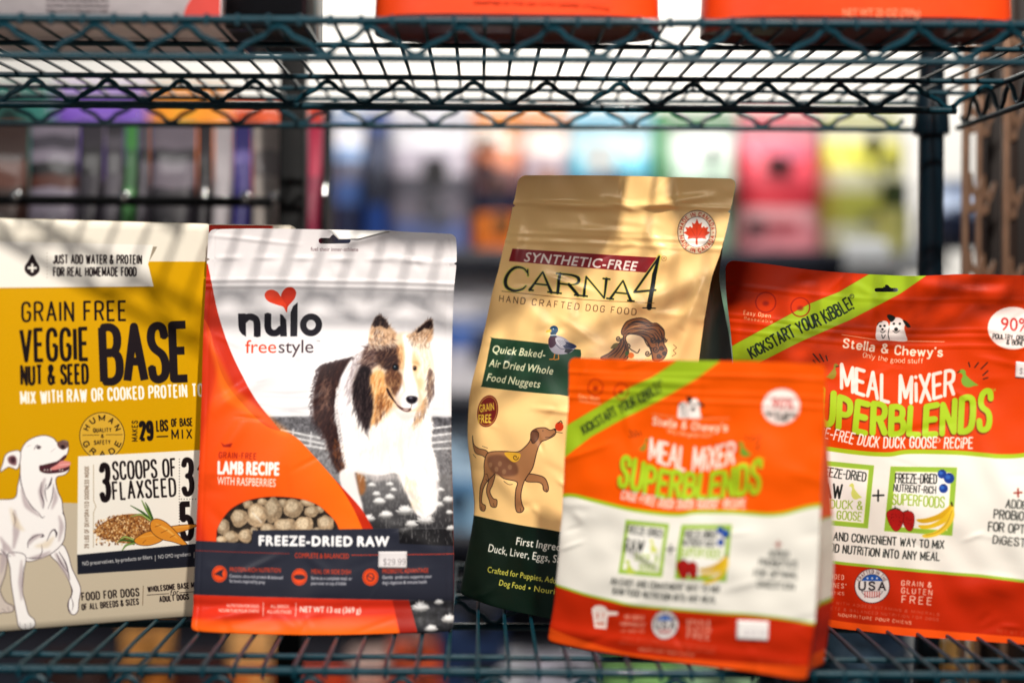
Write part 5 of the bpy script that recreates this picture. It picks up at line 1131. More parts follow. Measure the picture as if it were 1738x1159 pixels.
P3.patch('price_sticker', [(1725, 613), (1772, 618), (1771, 645), (1724, 640)], lambda c: c.text('$39.99', [(1731, 634), (1768, 638)], 9.5, (120, 112, 116), 'cond', .1, gap=3), (236, 226, 222))

src = np.array([(1097.7, 779), (1241.5, 784), (1139.4, 1054), (1231.7, 985), (1319, 691.6), (983.8, 737), (1123.7, 653.8)])
dst = np.array([(1427.5, 650), (1619, 666), (1480.6, 992), (1615.7, 906.7), (1713, 556), (1272.7, 605.5), (1449.8, 517.8)])
def homography(a, b):
    M = []
    for (x, y), (u, v) in zip(a, b):
        M.append([x, y, 1, 0, 0, 0, -u * x, -u * y, -u]); M.append([0, 0, 0, x, y, 1, -v * x, -v * y, -v])
    M = np.array(M); M[:, [2, 5]] *= 1; _, _, vt = np.linalg.svd(M / np.abs(M).max(0)); h = vt[-1] / np.abs(M).max(0); return h.reshape(3, 3)
def affine(a, b):
    A_ = np.hstack([a, np.ones((len(a), 1))]); return np.linalg.lstsq(A_, b, rcond=None)[0]
AF = affine(dst, src)
def pre_front(p):
    return np.hstack([p, np.ones((len(p), 1))]) @ AF
plf = Plane(925, 1092, ZS + .001, -29, 2.0)
P4 = Pouch('mixer_bag', 'smaller orange and white pouch standing foremost, blurred, over the front rail of the lower shelf', 'pet food pouch', plf,
           L=[(925, 1088), (931, 1060), (938, 1000), (945, 920), (953, 800), (958, 720), (961, 660), (961, 606)],
           R=[(1366, 1157), (1374, 1100), (1380, 1060), (1384, 980), (1389, 880), (1393, 800), (1396, 720), (1398, 660), (1399, 616)],
           T=[(961, 607), (1060, 610), (1180, 612), (1300, 614), (1399, 618)], B=[(925, 1089), (1000, 1100), (1100, 1113), (1200, 1126), (1290, 1140), (1366, 1157)], rad=.006, nu=130, nv=160)
c = P4.canvas(3300, (244, 88, 2), pre_front); art_super(c)
M_of = print_mat('small_orange_print', c, .42, bump=.14, bscale=900, coat=.0)
def d4(U, V, X, Z_):
    o = .013 * np.sin(np.pi * U) ** .6 * smooth01((.9 - V) * 1.5) - .005
    o += wavy(X, Z_, 41, .0018, .12) * smooth01((.97 - V) * 3) + wavy(X, Z_, 45, .0006, .04) + crinkle(X, Z_, 44, 60, .0010)
    for v in (.86, .89, .95): o += .0009 * np.exp(-((V - v) / .004) ** 2)
    o += .0012 * np.exp(-((V - .05) / .02) ** 2)
    a, b = plf.loc([(1200, 760), (1380, 800)]); o += ridge(X, Z_, *a, *b, .02, .003)
    a, b = plf.loc([(1000, 640), (1190, 650)]); o += ridge(X, Z_, *a, *b, .004, .0018)
    return o
P4.build(M_of, mat('orange_film_back_small', (224, 66, 22), .4), None, d4, lambda V: .0006 + .046 * smooth01((.96 - V) * 1.5), .008, fold=.12)
hf = None
# the side gusset carries the same three colours as the front
gm = [mat('gusset_orange', (244, 84, 20), .42), mat('gusset_white', (238, 230, 214), .42), mat('gusset_red', (196, 40, 18), .42), mat('gusset_green', (150, 184, 50), .42)]
for o in P4.root.children:
    if o.name.split('.')[0] in ('side_gusset', 'bottom_panel'):
        o.data.materials.clear(); [o.data.materials.append(m) for m in gm]
        zz = [(o.matrix_world @ v.co).z if False else v.co.z + P4.root.location.z for v in o.data.vertices]
        zt_ = float(P4.F[..., 2].max()); zb_ = float(P4.F[..., 2].min()); mi = []
        for p in o.data.polygons:
            z = (sum(zz[i] for i in p.vertices) / len(p.vertices) - zb_) / (zt_ - zb_)
            mi.append(0 if z > .505 else 3 if z > .493 else 1 if z > .235 else 3 if z > .222 else 2 if z > .06 else 0)
        o.data.polygons.foreach_set('material_index', mi)
P4.patch('price_sticker', [(1255, 1050), (1307, 1053), (1306, 1085), (1254, 1082)], lambda c: c.text('$19.99', [(1268, 1076), (1304, 1077)], 9.5, (190, 180, 184), 'cond', .1, gap=3), (246, 240, 236))

# 5. mustard carton at the left edge; its front turned away to the right
plb = Plane(0, 1072, ZS + .001, 23, 0)
def carton(name, label, pl, q, depth, art, base, ppm, sidecol, rough=.5):
    l = pl.loc(q); x0, x1 = l[:, 0].min(), l[:, 0].max(); z0, z1 = 0, l[:, 1].mean() if len(q) == 1 else l[:, 1].max()
    root = empty(name, tuple(pl.W(np.array((x0 + x1) / 2), np.array(0.))), label, 'carton')
    c = Canvas(pl, (x0, x1, z0, z1), ppm, base); art(c)
    n, m_ = 40, 60; X, Z_ = np.meshgrid(np.linspace(x0 + .0012, x1 - .0012, n), np.linspace(z0 + .0012, z1 - .0012, m_))
    D = .0010 * np.sin(np.pi * (X - x0) / (x1 - x0)) * np.sin(np.pi * (Z_ - z0) / (z1 - z0)) + wavy(X, Z_, 77, .0003, .15)
    F = pl.W(X, Z_, D + .0012); ii = np.arange(n * m_).reshape(m_, n); Fc = np.stack([ii[:-1, :-1], ii[:-1, 1:], ii[1:, 1:], ii[1:, :-1]], -1).reshape(-1, 4).tolist()
    V = F.reshape(-1, 3).tolist(); k = len(V)
    # bevel ring, then the body
    per = list(ii[0]) + list(ii[1:, -1]) + list(ii[-1, ::-1][1:]) + list(ii[::-1, 0][1:-1])
    for i in per:
        x, z = X.ravel()[i], Z_.ravel()[i]
        x += -.0012 if abs(x - x0 - .0012) < 1e-6 else (.0012 if abs(x - x1 + .0012) < 1e-6 else 0); z += -.0012 if abs(z - z0 - .0012) < 1e-6 else (.0012 if abs(z - z1 + .0012) < 1e-6 else 0)
        V.append(pl.W(np.array(x), np.array(z), 0.).tolist())
    L_ = len(per); Fc += [(per[i], k + i, k + (i + 1) % L_, per[(i + 1) % L_]) for i in range(L_)]
    me = mesh(V, Fc, 'front_panel'); o = link('front_panel', me, print_mat(name + '_print', c, rough, bump=.2, bscale=1200, coat=.0), root)
    A_ = np.array(V) - pl.O; uv = np.stack([(A_ @ pl.r - x0) / (x1 - x0), (A_ @ pl.u - z0) / (z1 - z0)], 1); set_uv(me, uv)
    b = MB()
    C = [pl.W(np.array(x), np.array(z), 0.) + pl.b * d for d in (0, depth) for x, z in ((x0, z0), (x1, z0), (x1, z1), (x0, z1))]
    b.add(C, [(1, 0, 4, 5), (1, 5, 6, 2), (3, 2, 6, 7), (0, 3, 7, 4), (4, 7, 6, 5)])
    b.build('carton_body', mat(name + '_card', sidecol, .6, bump=.1), root, smooth=False)
    fl = MB(); e = .0009                                    # closing flap seen as a thin card edge on top
    C = [pl.W(np.array(x), np.array(z1), 0.) + pl.b * d + np.array([0, 0, h]) for h in (0.0002, e) for x, d in ((x0 + .001, .001), (x1 - .001, .001), (x1 - .001, depth * .9), (x0 + .001, depth * .9))]
    fl.add(C, [(0, 3, 2, 1), (4, 5, 6, 7), (0, 1, 5, 4), (1, 2, 6, 5), (2, 3, 7, 6), (3, 0, 4, 7)]); fl.build('top_flap', mat(name + '_flap', (226, 216, 196), .6), root, smooth=False)
    return root
carton('food_carton', 'mustard and cream carton with a painted white dog, at the left edge', plb, [(-78, 374), (350, 381), (350, 1036), (-78, 1080)], .065, art_box, (233, 225, 208), 3000, (226, 214, 190))
def art_red(c):
    c.poly([(200, 300), (462, 300), (462, 1200), (200, 1200)], (196, 44, 24)); c.poly([(462, 300), (700, 300), (700, 1200), (462, 1200)], (232, 222, 204))
plk = Plane(420, 1025, ZS + .001, 3, 0)
carton('food_carton', 'red carton with a cream edge behind the white sheepdog pouch, only its top showing', plk, [(300, 383), (490, 383.5), (490, 1025), (300, 1025)], .05, art_red, (196, 44, 24), 900, (224, 212, 190))

# ------------------------------------------------------------------ wire shelves
TEAL = mat('teal_epoxy_wire', (1, 50, 62), .4, noise=.25, scale=60, coat=.1, bump=.25, bscale=500)
TEALD = mat('teal_epoxy_post', (4, 22, 32), .4, noise=.2, scale=20, coat=.3, bump=.15, bscale=300)
YF, YM, YR = 1.11, 1.391, 1.549; XL, XR = -.71, .512; TR = .033
def zig(b, x0, x1, phase, y, ztop, zbot, pitch=.0715, r=.0024):
    pts = []; k0 = math.ceil((x0 - phase) / (pitch / 2)) - 1; k = k0; h = .0045
    while True:
        x = phase + k * pitch / 2
        if x > x1 + pitch / 2: break
        z, s = (ztop, -1) if k % 2 == 0 else (zbot, 1)
        for dx, dz in ((-.011, .62), (-.006, .2), (-.003, .05), (0, 0), (.003, .05), (.006, .2), (.011, .62)):
            q = (x + dx, y, z + s * dz * .012)
            if x0 <= q[0] <= x1: pts.append(q)
        k += 1
    b.tube(pts, r, 7)
def shelf(z, label, ph_front, ph_mid, ph_rear, wire0, wstep, stiff):
    root = empty('wire_shelf', ((XL + XR) / 2, (YF + YR) / 2, z), label, 'shelf', 'green wire shelves')
    rz = z - .0015
    def rail(pts, r=.003): b = MB(); b.tube(pts, r, 10); return b.build('rail', TEAL, root)
    for y, x0, x1 in ((YF, XL, XR), (YR, XL + .02, XR - .02)): 
        rail([(x0, y, z - .0038), (x1, y, z - .0038)], .0034 if y == YF else .003); rail([(x0 + .0, y, z - TR), (x1, y, z - TR)])
    rail([(XL, YM, z - .0042), (XR, YM, z - .0042)], .0028); rail([(XL + .045, YM, z - TR), (XR - .048, YM, z - TR)], .0036)
    for x in (XL, XR): rail([(x, YF, z - .0045), (x, YR - .02, z - .0045)]); rail([(x, YF, z - TR), (x, YR - .02, z - TR)])
    for y, ph in ((YF, ph_front), (YM, ph_mid), (YR, ph_rear)):
        b = MB(); zig(b, XL + .01, XR - (.04 if y == YR else .012), ph, y, z - .009, z - TR + .003); b.build('zigzag_wire', TEAL, root)
    for x in (XL, XR):
        b = MB(); zig(b, YF + .01, YR - .03, YF + .02, 0, z - .009, z - TR + .003, .05)
        b.v = [(x + v[1], v[0], v[2]) for v in b.v]; b.f = [f[::-1] for f in b.f]; b.build('zigzag_wire', TEAL, root)
    for y in stiff: rail([(XL, y, z - .0042), (XR, y, z - .0042)], .0024)
    b = MB(); r = .0018
    b.tube([(0, YF - .0045, z - .009), (0, YF - .0042, z - .004), (0, YF - .002, z - .0006), (0, YF + .004, z), (0, (YF + YM) / 2, z - .0002), (0, YR - .004, z), (0, YR + .002, z - .001), (0, YR + .004, z - .006)], r, 6)
    base = None; k = math.ceil((XL + .012 - wire0) / wstep)
    while True:
        x = wire0 + k * wstep; k += 1
        if x > XR - .008: break
        if base is None:
            base = b.build('cross_wire', TEAL, root); me = base.data; o = base
            me.transform(Matrix.Translation(Vector(root.location)))      # shared mesh, placed by the object's own location
        else: o = bpy.data.objects.new('cross_wire', me); COL.objects.link(o); o.parent = root
        o.location = (x - root.location.x, -root.location.y, -root.location.z)
    for x in (XL - .0, XR + .0):
        for y in (YR - .006,):
            b = MB(); s = -1 if x > 0 else 1; b.tube([(x + s * .024, y, z - TR - .006), (x + s * .024, y, z - TR - .003), (x + s * .024, y, z + .004), (x + s * .024, y, z + .006)], [.0185, .0195, .0168, .0150], 20); b.build('corner_collar', TEALD, root)
    return root
shelf(ZU, 'upper green wire shelf, seen from below against the bright wall', -.016, -.0792, -.1226 + .035, -.0220, .0241, (1.215, 1.47))
shelf(ZS, 'lower green wire shelf that carries the five front packages', .012, -.02, .02, 0.0, .0238, (1.157, 1.47))
for i, (x, y, lb) in enumerate([(XR - .024, YR - .006, 'dark green round post at the right rear corner of the wire shelves'), (XL + .024, YR - .006, 'dark green round post at the left rear corner of the wire shelves')]):
    root = empty('shelf_post', (x, y, 0), lb, 'post', 'posts of the wire shelving')
    b = MB(); b.tube([(x, y, .03), (x, y, 1.9)], .0135, 24); b.build('tube', TEALD, root)
    b = MB()
    for k in range(36):                                    # grooves every 25 mm
        z = .06 + k * .05; b.tube([(x, y, z), (x, y, z + .0012)], .01372, 20)
    o = b.build('height_rings', TEALD, root)
    b = MB(); b.tube([(x, y, 0.0), (x, y, .012), (x, y, .03)], [.018, .02, .012], 16); b.build('foot', TEALD, root)

# ------------------------------------------------------------------ goods on the upper shelf
def X_(px, d): return (px - CX) / FPX * d
def Zy(py, d): return EYE - (py - CY) / FPX * d
def pillow_bag(name, label, cat, x0, x1, y, z0, h, depth, mats, bands, group=None, text=None, nu=22, nv=26, seed=1, yaw=0, mb=None):
    """free-standing pouch: flat seal above, rounded belly, oval foot; mats by horizontal bands"""
    root = empty(name, ((x0 + x1) / 2, y, z0), label, cat, group); r = np.random.RandomState(seed)
    w = x1 - x0; cx = (x0 + x1) / 2; V = []; 
    for j in range(nv):
        v = j / (nv - 1); t = smooth01(np.array((.92 - v) * 2.2)) * depth / 2 + .0012; ww = w * (1 - .03 * math.sin(math.pi * v)) / 2
        ring = []
        for i in range(nu * 2):
            a = 2 * math.pi * i / (nu * 2); ca, sa = math.cos(a), math.sin(a)
            x = ww * np.sign(ca) * abs(ca) ** .45; yy = float(t) * np.sign(sa) * abs(sa) ** .75 * (1 + .03 * math.sin(7 * v + 3 * x / w + seed))
            ring.append((x, yy, h * v + .002 * math.sin(9 * x / w + seed) * v))
        V += ring
    n = nu * 2; F = []; mi = []
    for j in range(nv - 1):
        v = (j + .5) / (nv - 1); b = 0
        for k, (lo, m_) in enumerate(bands):
            if v >= lo: b = m_
        for i in range(n):
            i2 = (i + 1) % n; F.append((j * n + i, j * n + i2, (j + 1) * n + i2, (j + 1) * n + i)); mi.append(b)
    F += [tuple(range(n - 1, -1, -1)), tuple((nv - 1) * n + i for i in range(n))]; mi += [bands[0][1], bands[-1][1]]
    c_, s_ = math.cos(math.radians(yaw)), math.sin(math.radians(yaw))
    V = [(cx + p[0] * c_ - p[1] * s_, y + p[0] * s_ + p[1] * c_, z0 + p[2]) for p in V]
    me = mesh(V, F, 'body'); o = link('body', me, mats, root); me.polygons.foreach_set('material_index', mi); me.set_sharp_from_angle(angle=math.radians(50))
    return root
_fm = {}
def fm(c, rough=.5):
    k = tuple(c)
    if k not in _fm: _fm[k] = mat('film_%d_%d_%d' % k, c, rough, noise=.18, scale=14, bump=.3, bscale=60, coat=.15)
    return _fm[k]
def slab(name, parent, x0, x1, y0, y1, z0, z1, m, bev=.002):
    b = MB(); b.box(x0, x1, y0, y1, z0, z1, 0, bev); return b.build(name, m, parent)
def flat_text(name, parent, s, x, y, z, h, m, w=None, ext=.0003):
    cu = bpy.data.curves.new(name, 'FONT'); cu.body = s; cu.size = h / .72; cu.extrude = ext; cu.resolution_u = 3
    o = bpy.data.objects.new(name, cu); COL.objects.link(o); dg = bpy.context.evaluated_depsgraph_get(); me = bpy.data.meshes.new_from_object(o.evaluated_get(dg)); bpy.data.objects.remove(o)
    xs = [v.co.x for v in me.vertices]; sc = (w / (max(xs) - min(xs))) if w else 1
    me.transform(Matrix.Translation((x, y, z)) @ Matrix.Rotation(math.pi / 2, 4, 'X') @ Matrix.Scale(sc, 4, (1, 0, 0)))
    return link(name, me, m, parent, smooth=False)
OR1, OR2, FOOT_SHADE = fm((232, 66, 10)), fm((246, 100, 16)), fm((74, 18, 10))  # dark red for foot and underside: shade put into the colour
r_ = pillow_bag('treat_bag', 'orange pouch on the upper shelf straight above the gold bag', 'pet food pouch', X_(627, 1.15), X_(1124, 1.15), 1.185, ZU, .30, .082, [OR1, OR2, FOOT_SHADE, fm((236, 226, 206))], [(0, 2), (.04, 0), (.3, 3), (.6, 0)], seed=3, nu=30, nv=34)
flat_text('print_line', r_, 'CRAFTED IN THE USA WITH ADDED VITAMINS', X_(800, 1.143), 1.1418, ZU + .0175, .0022, fm((200, 60, 30)), .11)
r_ = pillow_bag('treat_bag', 'orange pouch on the upper shelf with net weight lettering at its foot', 'pet food pouch', X_(1197, 1.15), X_(1734, 1.15), 1.185, ZU, .30, .082, [OR1, OR2, FOOT_SHADE, fm((236, 226, 206))], [(0, 2), (.04, 0), (.3, 3), (.6, 0)], seed=8, nu=30, nv=34)
flat_text('net_weight_print', r_, 'NET WT 25 OZ (709g)', X_(1426, 1.142), 1.1418, ZU + .0088, .0062, fm((246, 150, 110)), .062)
# white carton above left, a black one behind it
r_ = empty('food_carton', (X_(190, 1.15), 1.23, ZU), 'pale pinkish white package with grey small print at the left of the upper shelf', 'carton')
xa, xb = X_(-90, 1.15), X_(373, 1.15); slab('carton_body', r_, xa, xb, 1.145, 1.33, ZU, ZU + .28, fm((226, 214, 216)), .004)
for k in range(5): flat_text('small_print', r_, ['Feeding guide for adult dogs by weight', 'Ingredients dried peas carrots flaxseed', 'Crude protein min crude fat min fibre', 'Store in a cool dry place after opening', 'Guaranteed analysis as fed'][k], X_(75, 1.145), 1.1442, ZU + .0092 + .0042 * k, .0020, fm((120, 108, 112)), .050)
b = MB(); e = ell(0, 0, .03, .034, 28); cx = xb - .012
pts = [(cx + .012 - (1 - math.cos(t)) * 0, 0, 0) for t in ()]
outline = [(xb - .0005 + .0003, ZU + .001), (xb - .030, ZU + .001)] + [(xb - .030 + .0295 * (1 - math.cos(t)), ZU + .001 + .030 * math.sin(t)) for t in np.linspace(.1, math.pi / 2, 10)]
vs = [(x, 1.1444, z) for x, z in outline] + [(x, 1.1449, z) for x, z in outline]; n = len(outline)
b.add(vs, [tuple(range(n)), tuple(range(2 * n - 1, n - 1, -1))] + [(i, i + n, (i + 1) % n + n, (i + 1) % n) for i in range(n)]); b.build('corner_print', fm((190, 60, 52)), r_, smooth=False)
r_ = empty('food_carton', (X_(445, 1.2), 1.25, ZU), 'black package on the upper shelf, right of the pale one', 'carton')
slab('carton_body', r_, X_(376, 1.165), X_(516, 1.165), 1.165, 1.29, ZU, ZU + .28, fm((16, 15, 20)), .003); slab('foil_mark', r_, X_(440, 1.165) + .008, X_(440, 1.165) + .0135, 1.1642, 1.1648, ZU + .036, ZU + .0385, fm((196, 150, 80)), .0)

# ------------------------------------------------------------------ shelving unit that stands back to back, left
D1 = 1.72
r_ = empty('shelf_post', (X_(497, 1.64), 1.64, 0), 'black square post of the rear shelving, left of centre', 'post'); bk = mat('black_metal', (7, 8, 10), .75)
slab('upright', r_, X_(474, 1.64), X_(517, 1.64), 1.63, 1.655, .02, 2.0, bk); slab('foot', r_, X_(470, 1.64), X_(522, 1.64), 1.60, 1.70, 0, .02, bk)
zb = Zy(640, D1)
r_ = empty('rear_shelf', (X_(200, D1), D1, zb), 'dark shelf of the rear unit behind the mustard carton, with a chrome-knobbed guard rail', 'shelf')
slab('board', r_, X_(-160, D1), X_(478, D1), D1 - .07, D1 + .28, zb - .025, zb, bk)
b = MB(); zr = Zy(346, D1 - .08); b.tube([(X_(-160, D1), D1 - .085, zr), (X_(478, D1), D1 - .085, zr)], .006, 10); b.build('guard_rail', bk, r_)
chrome = mat('chrome', (235, 235, 235), .08, metal=1.0, noise=.02)
for px in (212, 418, 466, 30):
    b = MB(); cx, cy, cz = X_(px, D1 - .09), D1 - .098, zr + .004
    b.tube([(cx, cy + .012, cz), (cx, cy, cz), (cx, cy - .004, cz), (cx, cy - .0065, cz)], [.003, .0065, .005, .001], 12); b.build('knob', chrome, r_)
G1, G2, G3 = fm((66, 62, 70)), fm((36, 33, 39)), fm((14, 13, 17))
def rear(x0, x1, lb, mats, bands, ytop=213, dd=0, h=None, depth=.07):
    bands = [(0, bands[0][1])] + [(.6 + .4 * lo, m_) for lo, m_ in bands if lo > 0]; d = D1 + .03 + dd; return pillow_bag('food_pouch', lb, 'pouch', X_(x0, d - .03), X_(x1, d - .03), d, zb, Zy(ytop, d) - zb, depth, mats, bands, 'pouches on the rear shelf at the left', seed=int(x0) % 9 + 1, nu=12, nv=20)
rear(-70, 34, 'dark brown pouch at the far left of the rear shelf', [fm((40, 20, 14)), fm((70, 32, 18)), fm((110, 46, 22))], [(0, 0), (.4, 1), (.55, 0), (.94, 2)])
rear(37, 120, 'lilac grey pouch with lines of small print and dark pictures', [fm((104, 97, 110)), G3, fm((66, 34, 26)), fm((52, 48, 58))], [(0, 0), (.34, 2), (.42, 1), (.56, 0), (.8, 3), (.86, 0)])
rear(122, 164, 'narrow charcoal pouch beside the lilac grey one', [G3, fm((36, 32, 40))], [(0, 1), (.5, 0), (.7, 1)])
rear(166, 199, 'narrow mid grey pouch left of the green strip', [G1, G2], [(0, 0), (.5, 1), (.72, 0), (.84, 1)])
rear(200, 222, 'thin leaf green pouch on the rear shelf', [fm((50, 110, 50)), fm((38, 80, 44))], [(0, 0), (.4, 1), (.7, 0)], dd=-.01)
rear(223, 244, 'thin pale pouch right of the green one', [G1, G3], [(0, 0), (.6, 1), (.75, 0)])
rear(246, 324, 'dusky grey pouch with a wide dark label', [G2, G3, fm((150, 110, 104)), fm((90, 82, 92))], [(0, 0), (.3, 2), (.4, 3), (.6, 0), (.72, 1), (.8, 3)])
rear(326, 352, 'thin black pouch on the rear shelf', [fm((26, 22, 28)), G3], [(0, 0), (.5, 1), (.6, 0)])
rear(354, 386, 'narrow light grey pouch left of the indigo one', [fm((150, 144, 148)), G1], [(0, 0), (.55, 1), (.66, 0)])
rear(387, 419, 'narrow indigo pouch on the rear shelf', [fm((36, 32, 92)), fm((90, 80, 140)), fm((60, 52, 112))], [(0, 0), (.4, 2), (.62, 1), (.68, 0)], dd=-.01)
rear(421, 474, 'cream grey pouch beside the black post', [fm((150, 142, 136)), fm((110, 104, 104))], [(0, 0), (.5, 1), (.75, 0)])
rear(516, 541, 'thin crimson pouch with an orange top, right of the black post', [fm((168, 40, 70)), fm((214, 70, 44)), fm((130, 30, 60))], [(0, 2), (.4, 0), (.88, 1)], ytop=183)
rear(543, 558, 'thin black pouch beside the crimson one', [fm((8, 8, 12), .7)], [(0, 0)], ytop=186)  # pouch-shaped black filler, stands where there is only a dark gap

# ------------------------------------------------------------------ far aisle: gondola shelving with rows of pouches, all out of focus
DF = 3.2
wallm = mat('painted_wall', (244, 241, 234), .8, noise=.04, scale=3, bump=.1)
b = MB(); b.box(-4.5, 4.5, 4.6, 4.7, 0.0, 4.2); o = b.build('wall', wallm); tag(o, kind='structure')
fl = mat('floor_vinyl', (70, 66, 62), .45, noise=.2, scale=4); b = MB(); b.box(-4.5, 4.5, -1.5, 4.6, -.05, 0); o = b.build('floor', fl); tag(o, kind='structure')
gx0, gx1 = X_(-420, DF), X_(1600, DF)
gd = empty('gondola_shelving', ((gx0 + gx1) / 2, DF + .2, 0), 'long dark gondola shelving across the far side of the aisle', 'shelving')
gm_ = mat('gondola_steel', (58, 62, 74), .5); gl = mat('gondola_lip', (36, 38, 48), .45); gw = mat('price_strip_white', (226, 228, 228), .5)
slab('back_panel', gd, gx0, gx1, DF + .34, DF + .36, .1, Zy(192, DF + .34), mat('gondola_back', (70, 70, 80), .6), .002)
rows = [425, 668, 905, 1190, 1420]
for y in rows:
    z = Zy(y, DF - .02); slab('shelf_board', gd, gx0, gx1, DF - .02, DF + .34, z - .02, z, gm_, .003); slab('shelf_lip', gd, gx0, gx1, DF - .032, DF - .0205, z - .045, z + .004, gl, .002)
slab('price_strip', gd, X_(1426, DF), X_(1560, DF), DF - .037, DF - .0325, Zy(462, DF), Zy(404, DF), gw, .001)
for px in (-420, 600, 1600): slab('upright', gd, X_(px, DF) - .02, X_(px, DF) + .02, DF + .36, DF + .40, 0, Zy(196, DF), gl, .002)
def far(x0, x1, yt, row, lb, cols, grp='pouches on the far shelving', d=DF + .09, dep=.14, cat='pouch'):
    z = Zy(rows[row], DF - .02); ms = [fm(c) for c, _ in cols]; bands = [(lo, i) for i, (_, lo) in enumerate(cols)]
    R = random.Random(int(x0) * 13 + row); xa, xb, h = X_(x0, d - dep / 2), X_(x1, d - dep / 2), Zy(yt, d) - z
    r = pillow_bag('food_pouch', lb, cat, xa, xb, d, z, h, dep, ms, bands, grp, seed=int(abs(x0)) % 11 + 1, nu=10, nv=20, yaw=R.uniform(-9, 9))
    if x1 - x0 > 60:                                       # printed labels and pictures standing for the unreadable pack design
        for k in range(R.choice((3, 4, 5))):
            c0 = R.choice(cols)[0]; f = R.choice((.25, .45, .7, 1.25)); col = tuple(int(min(248, v * f)) for v in c0)
            w = (xb - xa) * R.uniform(.14, .42); hh = h * R.uniform(.06, .2); cx = R.uniform(xa + w * .7, xb - w * .7); cz = z + h * R.uniform(.12, .84); yf = d - dep * .58 - .004 - .0012 * k
            e = ell(cx, cz, w / 2, hh / 2, 14) if R.random() < .5 else np.array([(cx - w / 2, cz - hh / 2), (cx + w / 2, cz - hh / 2), (cx + w / 2, cz + hh / 2), (cx - w / 2, cz + hh / 2)])
            n = len(e); b = MB(); b.add([(x, yf, q) for x, q in e] + [(x, yf + .0008, q) for x, q in e], [tuple(range(n)), tuple(range(2 * n - 1, n - 1, -1))] + [(i, i + n, (i + 1) % n + n, (i + 1) % n) for i in range(n)])
            b.build('label_panel', fm(col), r, smooth=False)
    return r
W_, LB, NV, BL = (232, 230, 236), (130, 160, 204), (20, 28, 60), (24, 60, 130)
far(-60, 74, 150, 0, 'tall teal green pouch at the far left of the far shelving', [((30, 90, 84), 0), ((60, 130, 120), .8)])
far(76, 236, 146, 0, 'tall purple pouch on the far shelving', [((90, 60, 150), 0), ((126, 86, 190), .8), ((200, 180, 220), .95)])
far(238, 378, 138, 0, 'tall amber orange pouch beside the purple one', [((214, 110, 30), 0), ((244, 150, 40), .75), ((226, 226, 214), .97)])
far(380, 474, 180, 0, 'red-orange pouch left of the black post', [((220, 84, 40), 0), ((232, 96, 50), .7)])
far(556, 612, 188, 0, 'pale blue pouch just right of the crimson one', [(NV, 0), ((60, 90, 150), .3), ((90, 90, 110), .5), (LB, .62), (W_, .72), (LB, .9)])
far(614, 656, 188, 0, 'navy pouch between a pale blue and a grey one', [(BL, 0), ((40, 44, 60), .3), ((54, 60, 84), .6), ((70, 90, 150), .85)])
far(658, 798, 190, 0, 'broad silver grey pouch with dark picture, left of the orange-topped ones', [((96, 110, 160), 0), ((130, 124, 136), .2), ((96, 94, 104), .38), ((176, 168, 180), .55), (W_, .76), ((190, 190, 214), .93)])
far(800, 884, 188, 0, 'brown and orange pouch with an orange top, left of two', [((240, 120, 30), 0), ((246, 130, 36), .1), ((34, 34, 60), .28), ((120, 84, 84), .42), ((206, 120, 80), .58), ((250, 226, 214), .72), ((250, 150, 50), .89)])
far(886, 966, 188, 0, 'orange-topped pouch with a grey lower half, right of two', [((200, 110, 50), 0), ((120, 100, 110), .25), ((176, 160, 170), .5), ((246, 222, 214), .7), ((248, 146, 48), .89)])
far(968, 1112, 190, 0, 'cyan and blue pouch above the gold bag', [((20, 80, 140), 0), ((30, 110, 170), .35), ((110, 196, 220), .52), ((190, 222, 232), .7), ((120, 190, 220), .9)])
far(1114, 1136, 186, 0, 'thin green pouch right of the cyan one', [((40, 110, 70), 0), ((70, 150, 90), .5)])
far(1138, 1256, 190, 0, 'pale mint and white pouch beside the gold bag', [((120, 150, 130), 0), ((60, 110, 80), .2), ((200, 224, 206), .5), ((232, 240, 232), .7), ((80, 140, 90), .92)])
far(1258, 1398, 188, 0, 'red and pink pouch on the far shelving', [((226, 140, 150), 0), ((236, 170, 176), .2), ((214, 60, 74), .3), ((232, 84, 100), .45), ((226, 110, 130), .7), ((220, 150, 160), .8), ((214, 50, 60), .93)])
far(1402, 1548, 188, 0, 'lemon yellow pouch left of the dark green post', [((226, 226, 190), 0), ((206, 206, 90), .22), ((236, 232, 190), .4), ((226, 220, 90), .58), ((222, 218, 190), .78), ((166, 176, 40), .93)])
r_ = empty('round_tin', (X_(1517, 3.1), 3.1, Zy(rows[0], DF)), 'dark olive tin standing before the lemon yellow pouch', 'tin')
zt = Zy(rows[0], DF - .02); b = MB(); b.tube([(X_(1515, 3.2), 3.19, zt), (X_(1515, 3.2), 3.19, zt + .10)], .034, 16); b.build('can', fm((200, 196, 110)), r_)
b = MB(); b.tube([(X_(1515, 3.2), 3.19, zt + .101), (X_(1515, 3.2), 3.19, zt + .16)], .030, 16); b.build('lid', fm((50, 64, 20)), r_)
far(560, 740, 470, 1, 'grey pouch on the second far shelf, hidden by the sheepdog pouch', [((90, 90, 110), 0), ((180, 180, 200), .4)])
far(742, 868, 466, 1, 'white pouch with a broad blue band, seen between the white pouch and the gold bag', [((236, 232, 238), 0), ((214, 212, 226), .2), ((54, 96, 176), .36), ((120, 140, 190), .54), ((226, 224, 232), .62), ((236, 234, 238), .85)])
far(1180, 1330, 466, 1, 'pale green pouch seen between the gold bag and the large orange pouch', [((120, 160, 130), 0), ((206, 226, 214), .3), ((226, 236, 230), .6)])
far(1580, 1680, 300, 0, 'grey-blue pouch right of the dark green post', [((20, 24, 44), 0), ((30, 40, 70), .25), ((120, 136, 170), .45), ((176, 190, 214), .6)], d=DF - .2)
